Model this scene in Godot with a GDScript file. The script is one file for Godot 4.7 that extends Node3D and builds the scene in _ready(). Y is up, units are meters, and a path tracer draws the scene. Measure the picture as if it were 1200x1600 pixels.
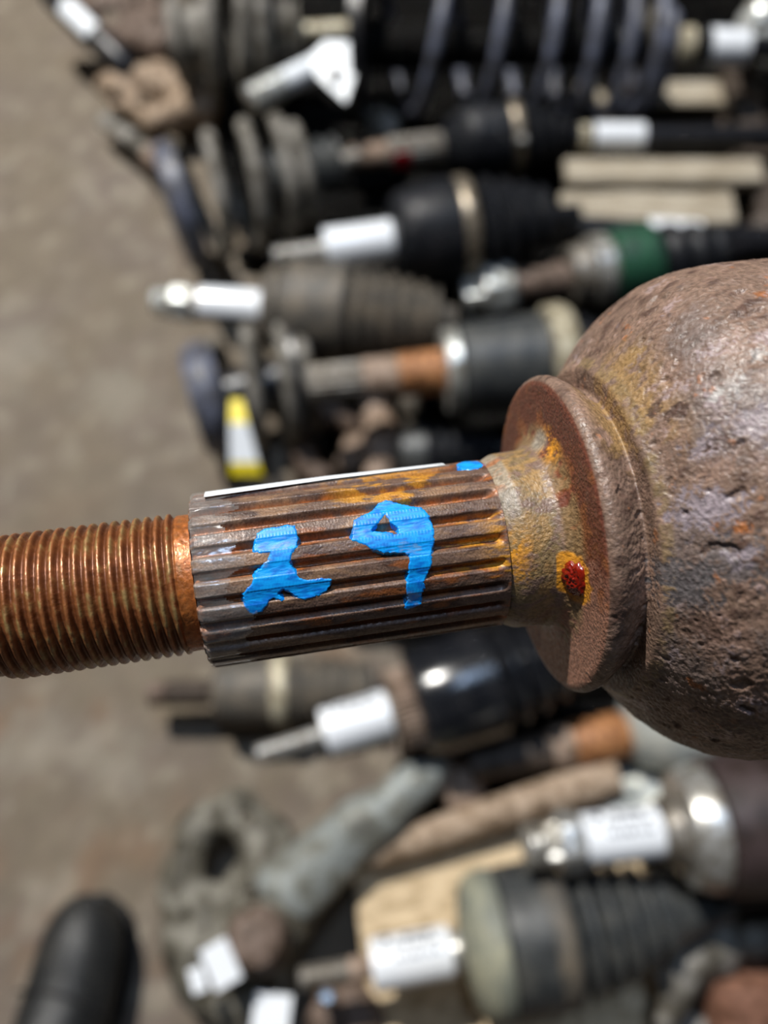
extends Node3D
# A rusty axle stub held over a heap of used drive axles and struts on a workshop floor.

const LAMP_AT := Vector3(-1.27, 4.0, -2.12)
var M := {}          # materials by name
var used := {}       # how often a node name is taken
var shared := {}     # meshes that alike parts share


func _ready() -> void:
	# --- camera, sky, lamps, exposure -------------------------------------------------
	var cam := Camera3D.new()
	cam.name = "camera"
	cam.near = 0.01
	cam.far = 60.0
	add_child(cam)
	cam.transform = Transform3D(Basis(Vector3.RIGHT, deg_to_rad(-66.0)), Vector3(0, 0.80, 0))
	var lens := CameraAttributesPhysical.new()
	lens.frustum_focal_length = 19.5
	lens.frustum_focus_distance = 0.128
	lens.exposure_aperture = 19.5 / 3.3
	cam.attributes = lens
	cam.fov = 63.22
	var env := Environment.new()
	env.background_mode = Environment.BG_COLOR
	env.background_color = Color(0.02, 0.02, 0.022)
	env.tonemap_mode = Environment.TONE_MAPPER_LINEAR
	env.tonemap_exposure = 1.0
	env.sdfgi_enabled = true
	env.ssao_enabled = true
	env.ssil_enabled = true
	var we := WorldEnvironment.new()
	we.name = "surroundings"
	we.environment = env
	add_child(we)
	make_materials()
	hall()
	pendant_lamp(LAMP_AT, 27.5, 0.035, "white enamelled pendant lamp with a clear bulb hanging over the heap")
	strip_lamp(Vector3(0.2, 4.5, -0.95), 4.0, "long white strip lamp on the ceiling straight above the heap")
	# --- things ------------------------------------------------------------------------
	held_axle()
	heap()
	shoe()


# ======================= small helpers =======================
func s2l(r: int, g: int, b: int) -> Color:
	return Color8(r, g, b).srgb_to_linear()


func numbered(called: String) -> String:
	var n: int = used.get(called, 0)
	used[called] = n + 1
	return called if n == 0 else "%s_%03d" % [called, n]


func tag(o: Node, label: String, category: String, group := "") -> void:
	o.set_meta("label", label)
	o.set_meta("category", category)
	if group:
		o.set_meta("group", group)


# A thing whose own x axis runs from A to B; its origin lies REST below A, on what carries it.
func thing(called: String, label: String, category: String, a: Vector3, b: Vector3, rest := 0.0, group := "") -> Node3D:
	var o := Node3D.new()
	o.name = numbered(called)
	add_child(o)
	var bs := along(a, b)
	o.transform = Transform3D(bs, a - bs.y * rest)
	tag(o, label, category, group)
	o.set_meta("rest", rest)
	return o


func along(a: Vector3, b: Vector3) -> Basis:
	var x := (b - a).normalized()
	var z := x.cross(Vector3.UP)
	z = Vector3.BACK if z.length() < 0.01 else z.normalized()
	return Basis(x, z.cross(x), z)


func part(o: Node3D, called: String, mesh: Mesh, mat: Material, label := "") -> MeshInstance3D:
	var p := MeshInstance3D.new()
	p.name = called
	p.mesh = mesh
	p.material_override = mat
	if o.has_meta("rest"):
		p.position.y = o.get_meta("rest")
	if label:
		p.set_meta("label", label)
	o.add_child(p, true)
	return p


func structure(called: String, mesh: Mesh, mat: Material, at := Vector3.ZERO) -> MeshInstance3D:
	var p := MeshInstance3D.new()
	p.name = called
	p.mesh = mesh
	p.material_override = mat
	p.position = at
	p.set_meta("kind", "structure")
	add_child(p)
	return p


func noise(seed_no: int, freq: float, octaves := 3, kind := FastNoiseLite.TYPE_SIMPLEX_SMOOTH) -> FastNoiseLite:
	var n := FastNoiseLite.new()
	n.seed = seed_no
	n.frequency = freq
	n.noise_type = kind
	n.fractal_octaves = octaves
	n.fractal_type = FastNoiseLite.FRACTAL_FBM if octaves > 1 else FastNoiseLite.FRACTAL_NONE
	return n


func array_mesh(v: PackedVector3Array, n: PackedVector3Array, idx: PackedInt32Array, col := PackedColorArray(), uv := PackedVector2Array()) -> ArrayMesh:
	var a := []
	a.resize(Mesh.ARRAY_MAX)
	a[Mesh.ARRAY_VERTEX] = v
	a[Mesh.ARRAY_NORMAL] = n
	a[Mesh.ARRAY_INDEX] = idx
	if col.size():
		a[Mesh.ARRAY_COLOR] = col
	if uv.size():
		a[Mesh.ARRAY_TEX_UV] = uv
	var m := ArrayMesh.new()
	m.add_surface_from_arrays(Mesh.PRIMITIVE_TRIANGLES, a)
	return m


# A skin over a grid of NU x NV points (row by row along u); OUT turns its normals.
func skin(v: PackedVector3Array, nu: int, nv: int, wrap: bool, out := 1.0, col := PackedColorArray(), uv := PackedVector2Array(), keep := PackedByteArray()) -> ArrayMesh:
	var n := PackedVector3Array()
	n.resize(nu * nv)
	for i in nu:
		var i0 := maxi(i - 1, 0) * nv
		var i1 := mini(i + 1, nu - 1) * nv
		var row := i * nv
		for j in nv:
			var j0 := j - 1
			var j1 := j + 1
			if wrap:
				j0 = (j0 + nv) % nv
				j1 = j1 % nv
			else:
				j0 = maxi(j0, 0)
				j1 = mini(j1, nv - 1)
			n[row + j] = (v[i1 + j] - v[i0 + j]).cross(v[row + j1] - v[row + j0]).normalized() * out
	var idx := PackedInt32Array()
	var cols := nv if wrap else nv - 1
	for i in nu - 1:
		for j in cols:
			var a := i * nv + j
			var b := i * nv + (j + 1) % nv
			var c := a + nv
			var d := b + nv
			if keep.size() and not (keep[a] or keep[b] or keep[c] or keep[d]):
				continue
			if out > 0:
				idx.append_array([a, b, c, b, d, c])
			else:
				idx.append_array([a, c, b, b, c, d])
	return array_mesh(v, n, idx, col, uv)


# A turned shape about the x axis: P holds (x, radius); edges sharper than 40 degrees stay sharp, both ends are closed.
func lathe(p: Array, seg := 40, closed := true) -> ArrayMesh:
	var q: Array[Vector2] = []
	if closed and p[0].y > 1e-5:
		q.append(Vector2(p[0].x, 0))
	for e in p:
		q.append(e)
	if closed and p[-1].y > 1e-5:
		q.append(Vector2(p[-1].x, 0))
	var v := PackedVector3Array()
	var n := PackedVector3Array()
	var idx := PackedInt32Array()
	var nk: Array[Vector2] = []
	for k in q.size() - 1:
		var d := (q[k + 1] - q[k]).normalized()
		nk.append(Vector2(-d.y, d.x))
	for k in q.size() - 1:
		var base := v.size()
		for e in 2:
			var me := nk[k]
			var other := k - 1 if e == 0 else k + 1
			if other >= 0 and other < nk.size() and nk[other].dot(me) > 0.77:
				me = (me + nk[other]).normalized()
			for j in seg:
				var t := TAU * j / seg
				v.append(Vector3(q[k + e].x, q[k + e].y * sin(t), q[k + e].y * cos(t)))
				n.append(Vector3(me.x, me.y * sin(t), me.y * cos(t)))
		for j in seg:
			var a := base + j
			var b := base + (j + 1) % seg
			idx.append_array([a, b, a + seg, b, b + seg, a + seg])
	return array_mesh(v, n, idx)


# Rolled thread: ridges of the given pitch between X0 and X1.
func thread(x0: float, x1: float, r: float, pitch: float) -> ArrayMesh:
	var p := [Vector2(x0, r * 0.8)]
	var k := maxi(3, int((x1 - x0) / pitch))
	var w := (x1 - x0) / k
	for i in k:
		p.append(Vector2(x0 + w * (i + 0.15), r * 0.93))
		p.append(Vector2(x0 + w * (i + 0.5), r))
		p.append(Vector2(x0 + w * (i + 0.85), r * 0.93))
	p.append(Vector2(x1, r * 0.9))
	return lathe(p, 24)


# A shaft with teeth cut along it.
func splined(x0: float, x1: float, r: float, teeth: int, depth: float) -> ArrayMesh:
	var v := PackedVector3Array()
	var nv := teeth * 6
	var rows := [[x0, 0.0], [x0, 1.0 - depth * 1.3], [x0 + r * 0.08, 1.0], [x1 - r * 0.08, 1.0], [x1, 1.0 - depth * 1.3], [x1, 0.0]]
	for e in rows:
		for j in nv:
			var t := TAU * j / nv
			var low: float = [0.0, 0.0, 0.7, 1.0, 0.7, 0.0][j % 6]
			var rr: float = r * (e[1] - (depth * low if e[1] > 0.99 else 0.0))
			v.append(Vector3(e[0], rr * sin(t), rr * cos(t)))
	return skin(v, rows.size(), nv, true, -1.0)


# A ring of square teeth, like the sensor ring of a wheel hub.
func toothed(x0: float, x1: float, r: float, teeth: int) -> ArrayMesh:
	var v := PackedVector3Array()
	var nv := teeth * 4
	for e in [[x0, 0.75, 0.75], [x0, 0.9, 1.0], [x1, 0.9, 1.0], [x1, 0.75, 0.75]]:
		for j in nv:
			var t := TAU * j / nv
			var rr: float = r * (e[2] if j % 4 < 2 else e[1])
			v.append(Vector3(e[0], rr * sin(t), rr * cos(t)))
	return skin(v, 4, nv, true, -1.0)


# A six-sided nut with chamfered corners and slots in its outer end.
func castle_nut(x0: float, x1: float, r: float) -> ArrayMesh:
	var v := PackedVector3Array()
	var nv := 48
	var w := x1 - x0
	for e in [[x0, 0.0, 0], [x0, 0.55, 0], [x0 + w * 0.03, 0.72, 1], [x0 + w * 0.34, 0.74, 1], [x0 + w * 0.36, 0.86, 0], [x0 + w * 0.45, 1.0, 2], [x1 - w * 0.1, 1.0, 2], [x1, 0.88, 0], [x1, 0.0, 0]]:
		for j in nv:
			var t := TAU * j / nv
			var rr: float = r * e[1]
			if e[2] == 1 and j % 8 < 3:
				rr *= 0.78
			elif e[2] == 2:
				rr = r * minf(1.0, 0.87 / cos(fposmod(t, TAU / 6) - TAU / 12))
			v.append(Vector3(e[0], rr * sin(t), rr * cos(t)))
	return skin(v, 9, nv, true, -1.0)


# A rubber bellows whose folds shrink from R0 to R1.
func bellows(x0: float, x1: float, r0: float, r1: float, folds: int, deep := 0.16) -> ArrayMesh:
	var p := []
	for i in folds * 8 + 1:
		var t := float(i) / (folds * 8)
		var r := lerpf(r0, r1, t * t * 0.5 + t * 0.5)
		var c := 0.5 - 0.5 * cos(TAU * t * folds)
		p.append(Vector2(lerpf(x0, x1, t), r * (1.0 - deep * pow(c, 1.6))))
	return lathe(p, 48)


# A tube of radius W swept along points.
func tube(pts: PackedVector3Array, w: float, seg := 10) -> ArrayMesh:
	var v := PackedVector3Array()
	var nu := pts.size()
	var up := Vector3.UP
	for i in nu:
		var d := (pts[mini(i + 1, nu - 1)] - pts[maxi(i - 1, 0)]).normalized()
		var sx := d.cross(up)
		if sx.length() < 0.05:
			sx = d.cross(Vector3.RIGHT)
		sx = sx.normalized()
		up = sx.cross(d)
		var ww := w if i > 0 and i < nu - 1 else w * 0.02
		var at := pts[i]
		for j in seg:
			var t := TAU * j / seg
			v.append(at + (sx * cos(t) + up * sin(t)) * ww)
	return skin(v, nu, seg, true, -1.0)


# A coil spring about the x axis through the given (x, radius) stations, one turn between stations.
func coil(st: Array, w: float, phase: float) -> ArrayMesh:
	var pts := PackedVector3Array()
	for k in st.size() - 1:
		for i in 28 + (1 if k == st.size() - 2 else 0):
			var u := i / 28.0
			var a := phase + TAU * u
			var e: Vector2 = st[k].lerp(st[k + 1], u)
			pts.append(Vector3(e.x, e.y * sin(a), e.y * cos(a)))
	return tube(pts, w)


# Paper wrapped round the x axis between two angles (0 faces +z, 90 degrees up).
func sleeve(x0: float, x1: float, r: float, a0: float, a1: float, thick := 0.0005, skew := 0.0) -> ArrayMesh:
	var v := PackedVector3Array()
	var uv := PackedVector2Array()
	var nv := 36
	for e in [[x0, -thick, 0.0], [x0, 0.0, 0.0], [lerpf(x0, x1, 0.5), 0.0002, 0.5], [x1, 0.0, 1.0], [x1, -thick, 1.0]]:
		for j in nv:
			var s := j / float(nv - 1)
			var t := deg_to_rad(lerpf(a0 + skew * e[2], a1, s))
			var rr: float = r + e[1] + 0.0012 * s * s
			v.append(Vector3(e[0], rr * sin(t), rr * cos(t)))
			uv.append(Vector2(e[2], 1.0 - s))
	return skin(v, 5, nv, false, -1.0, PackedColorArray(), uv)


# A box with chamfered edges.
func slab(size: Vector3, ch := 0.002, rough := 0.0, seed_no := 1) -> ArrayMesh:
	var h := size * 0.5
	var st := SurfaceTool.new()
	st.begin(Mesh.PRIMITIVE_TRIANGLES)
	var n := noise(seed_no, 30.0, 2)
	var jog := func(p: Vector3) -> Vector3:
		return p + Vector3(n.get_noise_3dv(p), n.get_noise_3dv(p + Vector3(9, 0, 0)), n.get_noise_3dv(p + Vector3(0, 9, 0))) * rough
	for ax in 3:
		for sg in [-1.0, 1.0]:
			var u := (ax + 1) % 3
			var w := (ax + 2) % 3
			var quad := []
			for c in [[-1, -1], [1, -1], [1, 1], [-1, 1]]:
				var p := Vector3.ZERO
				p[ax] = h[ax] * sg
				p[u] = (h[u] - ch) * c[0]
				p[w] = (h[w] - ch) * c[1]
				quad.append(p)
			face(st, quad, jog, 6)
	for ax in 3:
		var u := (ax + 1) % 3
		var w := (ax + 2) % 3
		for su in [-1.0, 1.0]:
			for sw in [-1.0, 1.0]:
				var quad := []
				for c in [[-1, 0], [1, 0], [1, 1], [-1, 1]]:
					var p := Vector3.ZERO
					p[ax] = (h[ax] - ch) * c[0]
					p[u] = (h[u] - (ch if c[1] else 0.0)) * su
					p[w] = (h[w] - (0.0 if c[1] else ch)) * sw
					quad.append(p)
				face(st, quad, jog, 6)
	for c in 8:
		var sg := Vector3(1 if c & 1 else -1, 1 if c & 2 else -1, 1 if c & 4 else -1)
		var tri := []
		for ax in 3:
			var p := h - Vector3.ONE * ch
			p[ax] = h[ax]
			tri.append(jog.call(p * sg))
		clockwise(st, tri)
	return st.commit()


func face(st: SurfaceTool, quad: Array, jog: Callable, k: int) -> void:
	for i in k:
		for j in k:
			var c := []
			for e in [[0, 0], [1, 0], [1, 1], [0, 1]]:
				var a: float = (i + e[0]) / float(k)
				var b: float = (j + e[1]) / float(k)
				c.append(jog.call(quad[0].lerp(quad[1], a).lerp(quad[3].lerp(quad[2], a), b)))
			clockwise(st, [c[0], c[1], c[2]])
			clockwise(st, [c[0], c[2], c[3]])


# Adds a triangle of a convex shape about the origin, its front outwards.
func clockwise(st: SurfaceTool, t: Array) -> void:
	var n: Vector3 = (t[2] - t[0]).cross(t[1] - t[0]).normalized()
	if n.dot(t[0] + t[1] + t[2]) < 0:
		t = [t[0], t[2], t[1]]
		n = -n
	for p in t:
		st.set_normal(n)
		st.add_vertex(p)


# A cast or forged lump: tapered capsules [a, b, ra, rb] joined smoothly, less the capsules in HOLES; surface nets.
func lump(bones: Array, holes: Array, cell: float, blend: float, bumps := 0.0, seed_no := 3) -> ArrayMesh:
	var lo := Vector3.ONE * 1e9
	var hi := -lo
	for b in bones:
		var r := Vector3.ONE * (maxf(b[2], b[3]) + cell * 2.5 + bumps)
		lo = lo.min(b[0] - r).min(b[1] - r)
		hi = hi.max(b[0] + r).max(b[1] + r)
	var nx := int((hi.x - lo.x) / cell) + 2
	var ny := int((hi.y - lo.y) / cell) + 2
	var nz := int((hi.z - lo.z) / cell) + 2
	var n := noise(seed_no, 40.0, 2)
	var d := PackedFloat32Array()
	d.resize(nx * ny * nz)
	for x in nx:
		for y in ny:
			for z in nz:
				var p := lo + Vector3(x, y, z) * cell
				d[(x * ny + y) * nz + z] = lump_at(p, bones, holes, blend) + (n.get_noise_3dv(p) * bumps if bumps > 0 else 0.0)
	var at := {}
	var v := PackedVector3Array()
	var nn := PackedVector3Array()
	for x in nx - 1:
		for y in ny - 1:
			for z in nz - 1:
				var sum := Vector3.ZERO
				var hits := 0
				var e0 := (x * ny + y) * nz + z
				var c := [d[e0], d[e0 + 1], d[e0 + nz], d[e0 + nz + 1], d[e0 + ny * nz], d[e0 + ny * nz + 1], d[e0 + ny * nz + nz], d[e0 + ny * nz + nz + 1]]
				var inside := 0
				for k in 8:
					if c[k] < 0:
						inside += 1
				if inside == 0 or inside == 8:
					continue
				for e in [[0, 1], [2, 3], [4, 5], [6, 7], [0, 2], [1, 3], [4, 6], [5, 7], [0, 4], [1, 5], [2, 6], [3, 7]]:
					var da: float = c[e[0]]
					var db: float = c[e[1]]
					if (da < 0) != (db < 0):
						var t := da / (da - db)
						var pa := Vector3(e[0] >> 2, (e[0] >> 1) & 1, e[0] & 1)
						var pb := Vector3(e[1] >> 2, (e[1] >> 1) & 1, e[1] & 1)
						sum += pa.lerp(pb, t)
						hits += 1
				at[e0] = v.size()
				v.append(lo + (Vector3(x, y, z) + sum / hits) * cell)
				nn.append(Vector3(c[4] + c[5] + c[6] + c[7] - c[0] - c[1] - c[2] - c[3], c[2] + c[3] + c[6] + c[7] - c[0] - c[1] - c[4] - c[5], c[1] + c[3] + c[5] + c[7] - c[0] - c[2] - c[4] - c[6]).normalized())
	var idx := PackedInt32Array()
	var sx := ny * nz
	var sy := nz
	for x in range(1, nx - 1):
		for y in range(1, ny - 1):
			for z in range(1, nz - 1):
				var e0 := (x * ny + y) * nz + z
				var here := d[e0] < 0
				for ax in 3:
					var step: int = [sx, sy, 1][ax]
					if (d[e0 + step] < 0) == here:
						continue
					var u: int = [sy, 1, sx][ax]
					var w: int = [1, sx, sy][ax]
					var q := [at[e0 - u - w], at[e0 - w], at[e0], at[e0 - u]]
					if here:
						idx.append_array([q[0], q[2], q[1], q[0], q[3], q[2]])
					else:
						idx.append_array([q[0], q[1], q[2], q[0], q[2], q[3]])
	return array_mesh(v, nn, idx)


func lump_at(p: Vector3, bones: Array, holes: Array, blend: float) -> float:
	var r := 1e9
	for b in bones:
		var ab: Vector3 = b[1] - b[0]
		var t := clampf((p - b[0]).dot(ab) / maxf(ab.length_squared(), 1e-9), 0, 1)
		var e: float = p.distance_to(b[0] + ab * t) - lerpf(b[2], b[3], t)
		var h := clampf(0.5 + 0.5 * (r - e) / blend, 0, 1)
		r = lerpf(r, e, h) - blend * h * (1.0 - h)
	for b in holes:
		var ab: Vector3 = b[1] - b[0]
		var t := clampf((p - b[0]).dot(ab) / maxf(ab.length_squared(), 1e-9), 0, 1)
		r = maxf(r, b[2] - p.distance_to(b[0] + ab * t))
	return r


# ======================= materials =======================
func noise_texture(seed_no: int, freq: float, octaves: int, stops: Array, size := 512) -> NoiseTexture2D:
	var t := NoiseTexture2D.new()
	t.width = size
	t.height = size
	t.seamless = true
	t.noise = noise(seed_no, freq, octaves)
	var g := Gradient.new()
	var offs := PackedFloat32Array()
	var cols := PackedColorArray()
	for s in stops:
		offs.append(s[0])
		cols.append(s[1])
	g.offsets = offs
	g.colors = cols
	t.color_ramp = g
	return t


func mat(called: String, c: Color, rough: float, metal := 0.0, tex: Texture2D = null, scale := 8.0) -> StandardMaterial3D:
	var m := StandardMaterial3D.new()
	m.resource_name = called
	m.albedo_color = c
	m.roughness = rough
	m.metallic = metal
	if tex:
		m.albedo_texture = tex
		m.uv1_triplanar = true
		m.uv1_scale = Vector3.ONE * scale
	M[called] = m
	return m


func grey(v: float) -> Color:
	return Color(v, v, v)


func make_materials() -> void:
	var dirt := noise_texture(11, 0.012, 5, [[0.0, Color(0.45, 0.41, 0.36)], [0.42, Color(0.8, 0.77, 0.72)], [0.6, grey(1.0)], [1.0, grey(1.0)]])
	var dust := noise_texture(12, 0.009, 5, [[0.0, grey(0.55)], [0.45, grey(0.75)], [0.7, Color(1.0, 0.96, 0.9)], [1.0, Color(1.0, 0.95, 0.88)]])
	var rust := noise_texture(13, 0.015, 5, [[0.0, Color(0.3, 0.2, 0.16)], [0.4, Color(0.55, 0.42, 0.34)], [0.55, Color(0.8, 0.6, 0.45)], [0.75, Color(1.0, 0.72, 0.45)], [1.0, Color(1, 0.8, 0.6)]])
	var grain := noise_texture(14, 0.02, 4, [[0.0, Color(0.66, 0.62, 0.56)], [0.5, Color(0.9, 0.88, 0.85)], [1.0, grey(1.0)]])
	var grime := noise_texture(16, 0.011, 5, [[0.0, Color(0.28, 0.26, 0.23)], [0.4, Color(0.55, 0.53, 0.48)], [0.55, Color(0.8, 0.79, 0.76)], [0.7, grey(1.0)], [1.0, grey(1.0)]])
	var uneven := noise_texture(15, 0.03, 4, [[0.0, grey(0.55)], [0.5, grey(0.8)], [1.0, grey(1.0)]])
	mat("rubber", Color(0.13, 0.14, 0.165), 0.46, 0.0, dust, 9.0).metallic_specular = 0.3
	mat("rubber_dusty", Color(0.42, 0.40, 0.37), 0.6, 0.0, dust, 8.0)
	mat("rubber_grey", Color(0.30, 0.315, 0.325), 0.45, 0.0, dust, 8.0)
	mat("deep_black", Color(0.05, 0.047, 0.045), 0.75, 0.0, dust, 9.0).metallic_specular = 0.2  # near black: for the shafts added to darken gaps, and a damper tube
	mat("paint_black", Color(0.12, 0.125, 0.15), 0.35, 0.0, dust, 9.0)
	mat("spring_dusty", Color(0.56, 0.545, 0.52), 0.6, 0.0, grime, 6.0)
	mat("spring_blue", Color(0.38, 0.40, 0.47), 0.45, 0.0, dirt, 7.0)
	mat("steel", Color(0.8, 0.8, 0.79), 0.34, 0.65, dirt, 12.0)
	mat("steel_dull", Color(0.55, 0.53, 0.5), 0.45, 0.5, dirt, 12.0)
	mat("zinc", Color(0.88, 0.9, 0.9), 0.33, 0.5, dirt, 9.0)
	mat("clamp", Color(0.62, 0.58, 0.52), 0.42, 0.7, dirt, 12.0)
	mat("rust_brown", Color(0.43, 0.365, 0.325), 0.7, 0.0, dirt, 9.0)
	mat("rust_orange", Color(0.68, 0.47, 0.3), 0.6, 0.1, dirt, 12.0)
	mat("rust_pale", Color(0.62, 0.54, 0.48), 0.7, 0.0, dirt, 9.0)
	mat("rust_purple", Color(0.25, 0.205, 0.205), 0.5, 0.0, dirt, 6.0)
	mat("dirty_tan", Color(0.66, 0.58, 0.5), 0.75, 0.0, dirt, 8.0)
	mat("dirt_and_shade_dark", Color(0.3, 0.26, 0.23), 0.6, 0.1, dirt, 8.0)  # dirt on most parts; on the pallet bearers it paints shade
	mat("aluminium", Color(0.55, 0.57, 0.56), 0.55, 0.15, dirt, 5.0)
	mat("aluminium_pale", Color(0.8, 0.83, 0.83), 0.5, 0.3, dust, 6.0)
	mat("cream", Color(0.78, 0.75, 0.66), 0.5, 0.2, dirt, 8.0)
	mat("flange_grey", Color(0.62, 0.64, 0.59), 0.6, 0.0, dust, 4.0)
	mat("cast_dirty", Color(0.5, 0.485, 0.445), 0.7, 0.0, grime, 6.0)
	mat("rust_red", Color(0.52, 0.37, 0.3), 0.65, 0.0, dirt, 10.0)
	mat("rubber_gloss", Color(0.13, 0.14, 0.165), 0.2, 0.0, dust, 9.0)
	mat("green_paint", Color(0.12, 0.34, 0.25), 0.5, 0.0, dust, 8.0)
	mat("red_paint", Color(0.72, 0.08, 0.14), 0.35)
	mat("paper_yellow", Color(0.95, 0.86, 0.15), 0.5)
	mat("paper_blank", Color(0.93, 0.95, 0.97), 0.4)
	mat("wood", Color(0.72, 0.69, 0.63), 0.8, 0.0, grain, 6.0).uv1_scale = Vector3(1.5, 14, 14)
	mat("board", Color(0.9, 0.82, 0.69), 0.8, 0.0, grain, 5.0).uv1_scale = Vector3(4, 9, 9)
	mat("leather", Color(0.165, 0.172, 0.178), 0.58, 0.0, dust, 8.0)
	mat("sole", Color(0.1, 0.1, 0.1), 0.8)
	mat("lace", Color(0.06, 0.06, 0.065), 0.85)
	mat("denim", Color(0.12, 0.12, 0.14), 0.9)
	mat("wall", Color(0.16, 0.16, 0.165), 0.9, 0.0, uneven, 0.7)
	mat("ceiling", Color(0.16, 0.16, 0.16), 0.9)
	mat("enamel", Color(0.85, 0.85, 0.83), 0.4)
	mat("flex", Color(0.05, 0.05, 0.05), 0.7)
	# paper with rows of faint print
	var img := Image.create(128, 128, false, Image.FORMAT_RGB8)
	img.fill(Color(0.94, 0.955, 0.975))
	var rng := RandomNumberGenerator.new()
	rng.seed = 5
	for row in 3:
		var x := 14
		while x < 108:
			var w := rng.randi_range(3, 12)
			if rng.randf() < 0.75:
				img.fill_rect(Rect2i(x, 14 + row * 12, w, 5 if row else 8), Color(0.25, 0.26, 0.3))
			x += w + rng.randi_range(2, 5)
	var pm := mat("paper", Color.WHITE, 0.32)
	pm.albedo_texture = ImageTexture.create_from_image(img)
	pm.texture_repeat = false
	pm.clearcoat_enabled = true
	pm.clearcoat = 0.6
	pm.clearcoat_roughness = 0.15


# ======================= the hall =======================
func hall() -> void:
	# floor: worn concrete with stains, uneven on top
	var nu := 241
	var nv := 241
	var v := PackedVector3Array()
	var col := PackedColorArray()
	var big := noise(21, 5.0, 4)
	var mid := noise(22, 26.0, 4)
	var fine := noise(23, 150.0, 3)
	var stain := noise(24, 8.0, 4)
	var base := s2l(106, 95, 80)
	var pale := s2l(134, 126, 112)
	var brown := s2l(110, 88, 68)
	var cool := s2l(104, 93, 83)
	for i in nu:
		for j in nv:
			var x := -0.95 + i * 0.0075
			var z := -1.3 + j * 0.0075
			var p := Vector3(x, 0, z)
			var b := big.get_noise_3dv(p)
			var m := mid.get_noise_3dv(p)
			var c := base.lerp(cool, clampf(b * 1.6 + 0.3, 0, 1))
			c = c.lerp(brown, smoothstep(0.02, 0.4, stain.get_noise_3dv(p)) * smoothstep(-0.5, -0.1, z) * 0.8)
			c = c.lerp(pale, smoothstep(0.12, 0.5, m + b * 0.5) * 0.6)
			for k in [[-0.33, -0.115, 0.035], [-0.43, -0.55, 0.05], [-0.30, -0.50, 0.04], [-0.25, -0.10, 0.03]]:
				c = c.lerp(pale, smoothstep(1.0, 0.3, Vector2(x - k[0], z - k[1]).length() / k[2] + m * 1.2 + fine.get_noise_3dv(p)) * 0.75)
			c = c * (1.0 + m * 0.22 + fine.get_noise_3dv(p) * 0.22)
			c.a = 1
			col.append(c)
			v.append(Vector3(x, m * 0.0015 + fine.get_noise_3dv(p) * 0.0006 - 0.002, z))
	var fm := mat("concrete", Color.WHITE, 0.78)
	fm.vertex_color_use_as_albedo = true
	var fl := structure("floor", skin(v, nu, nv, false, -1.0, col), fm)
	# the same floor goes on plain towards the walls
	var rim := mat("concrete_plain", s2l(104, 95, 84).linear_to_srgb(), 0.8)
	var edges := [Vector4(-3.5, 3.5, -3.5, -1.3), Vector4(-3.5, 3.5, 0.5, 2.5), Vector4(-3.5, -0.95, -1.3, 0.5), Vector4(0.85, 3.5, -1.3, 0.5)]
	for e in edges:
		var bm := BoxMesh.new()
		bm.size = Vector3(e.y - e.x, 0.2, e.w - e.z)
		part(fl, "concrete_slab", bm, rim).position = Vector3((e.x + e.y) / 2, -0.1025, (e.z + e.w) / 2)
	for w in [["wall_left", Vector3(-3.6, 2.3, -0.5), Vector3(0.2, 4.8, 6.4)], ["wall_right", Vector3(3.6, 2.3, -0.5), Vector3(0.2, 4.8, 6.4)], ["wall_back", Vector3(0, 2.3, -3.6), Vector3(7.4, 4.8, 0.2)], ["wall_front", Vector3(0, 2.3, 2.6), Vector3(7.4, 4.8, 0.2)]]:
		var bm := BoxMesh.new()
		bm.size = w[2]
		structure(w[0], bm, M.wall, w[1])
	var cm := BoxMesh.new()
	cm.size = Vector3(7.4, 0.2, 6.4)
	structure("ceiling", cm, M.ceiling, Vector3(0, 4.7, -0.5))


func pendant_lamp(at: Vector3, energy: float, size: float, label: String) -> void:
	var o := Node3D.new()
	o.name = "pendant_lamp"
	o.position = at
	add_child(o)
	tag(o, label, "lamp")
	var sh := part(o, "lamp_shade", lathe([Vector2(0.0, 0.17), Vector2(0.03, 0.165), Vector2(0.10, 0.09), Vector2(0.14, 0.035), Vector2(0.18, 0.03), Vector2(0.18, 0.026), Vector2(0.138, 0.03), Vector2(0.098, 0.086), Vector2(0.03, 0.16), Vector2(0.001, 0.166), Vector2(0.0, 0.17)], 32, false), M.enamel)
	sh.rotation.z = PI / 2
	sh.position.y = 0.05
	var fx := tube(PackedVector3Array([Vector3(0, 0.2, 0), Vector3(0, 0.35, 0), Vector3(0, 4.6 - at.y, 0)]), 0.004, 8)
	part(o, "flex", fx, M.flex)
	var gm := mat("bulb_glow", Color.WHITE, 0.3)
	gm.emission_enabled = true
	gm.emission = Color(1.0, 0.98, 0.95)
	gm.emission_energy_multiplier = 60.0
	var bl := part(o, "bulb", lathe([Vector2(-0.042, 0.0), Vector2(-0.038, 0.016), Vector2(-0.025, 0.032), Vector2(-0.005, 0.038), Vector2(0.015, 0.032), Vector2(0.04, 0.014), Vector2(0.048, 0.013)], 24), gm)
	bl.rotation.z = PI / 2
	var l := OmniLight3D.new()
	l.name = "bulb_light"
	l.position = Vector3(0, 0, 0)
	l.light_color = Color(1.0, 0.985, 0.96)
	l.light_energy = energy
	l.light_size = size
	l.omni_range = 12.0
	l.omni_attenuation = 2.0
	l.shadow_enabled = true
	o.add_child(l)


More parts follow.
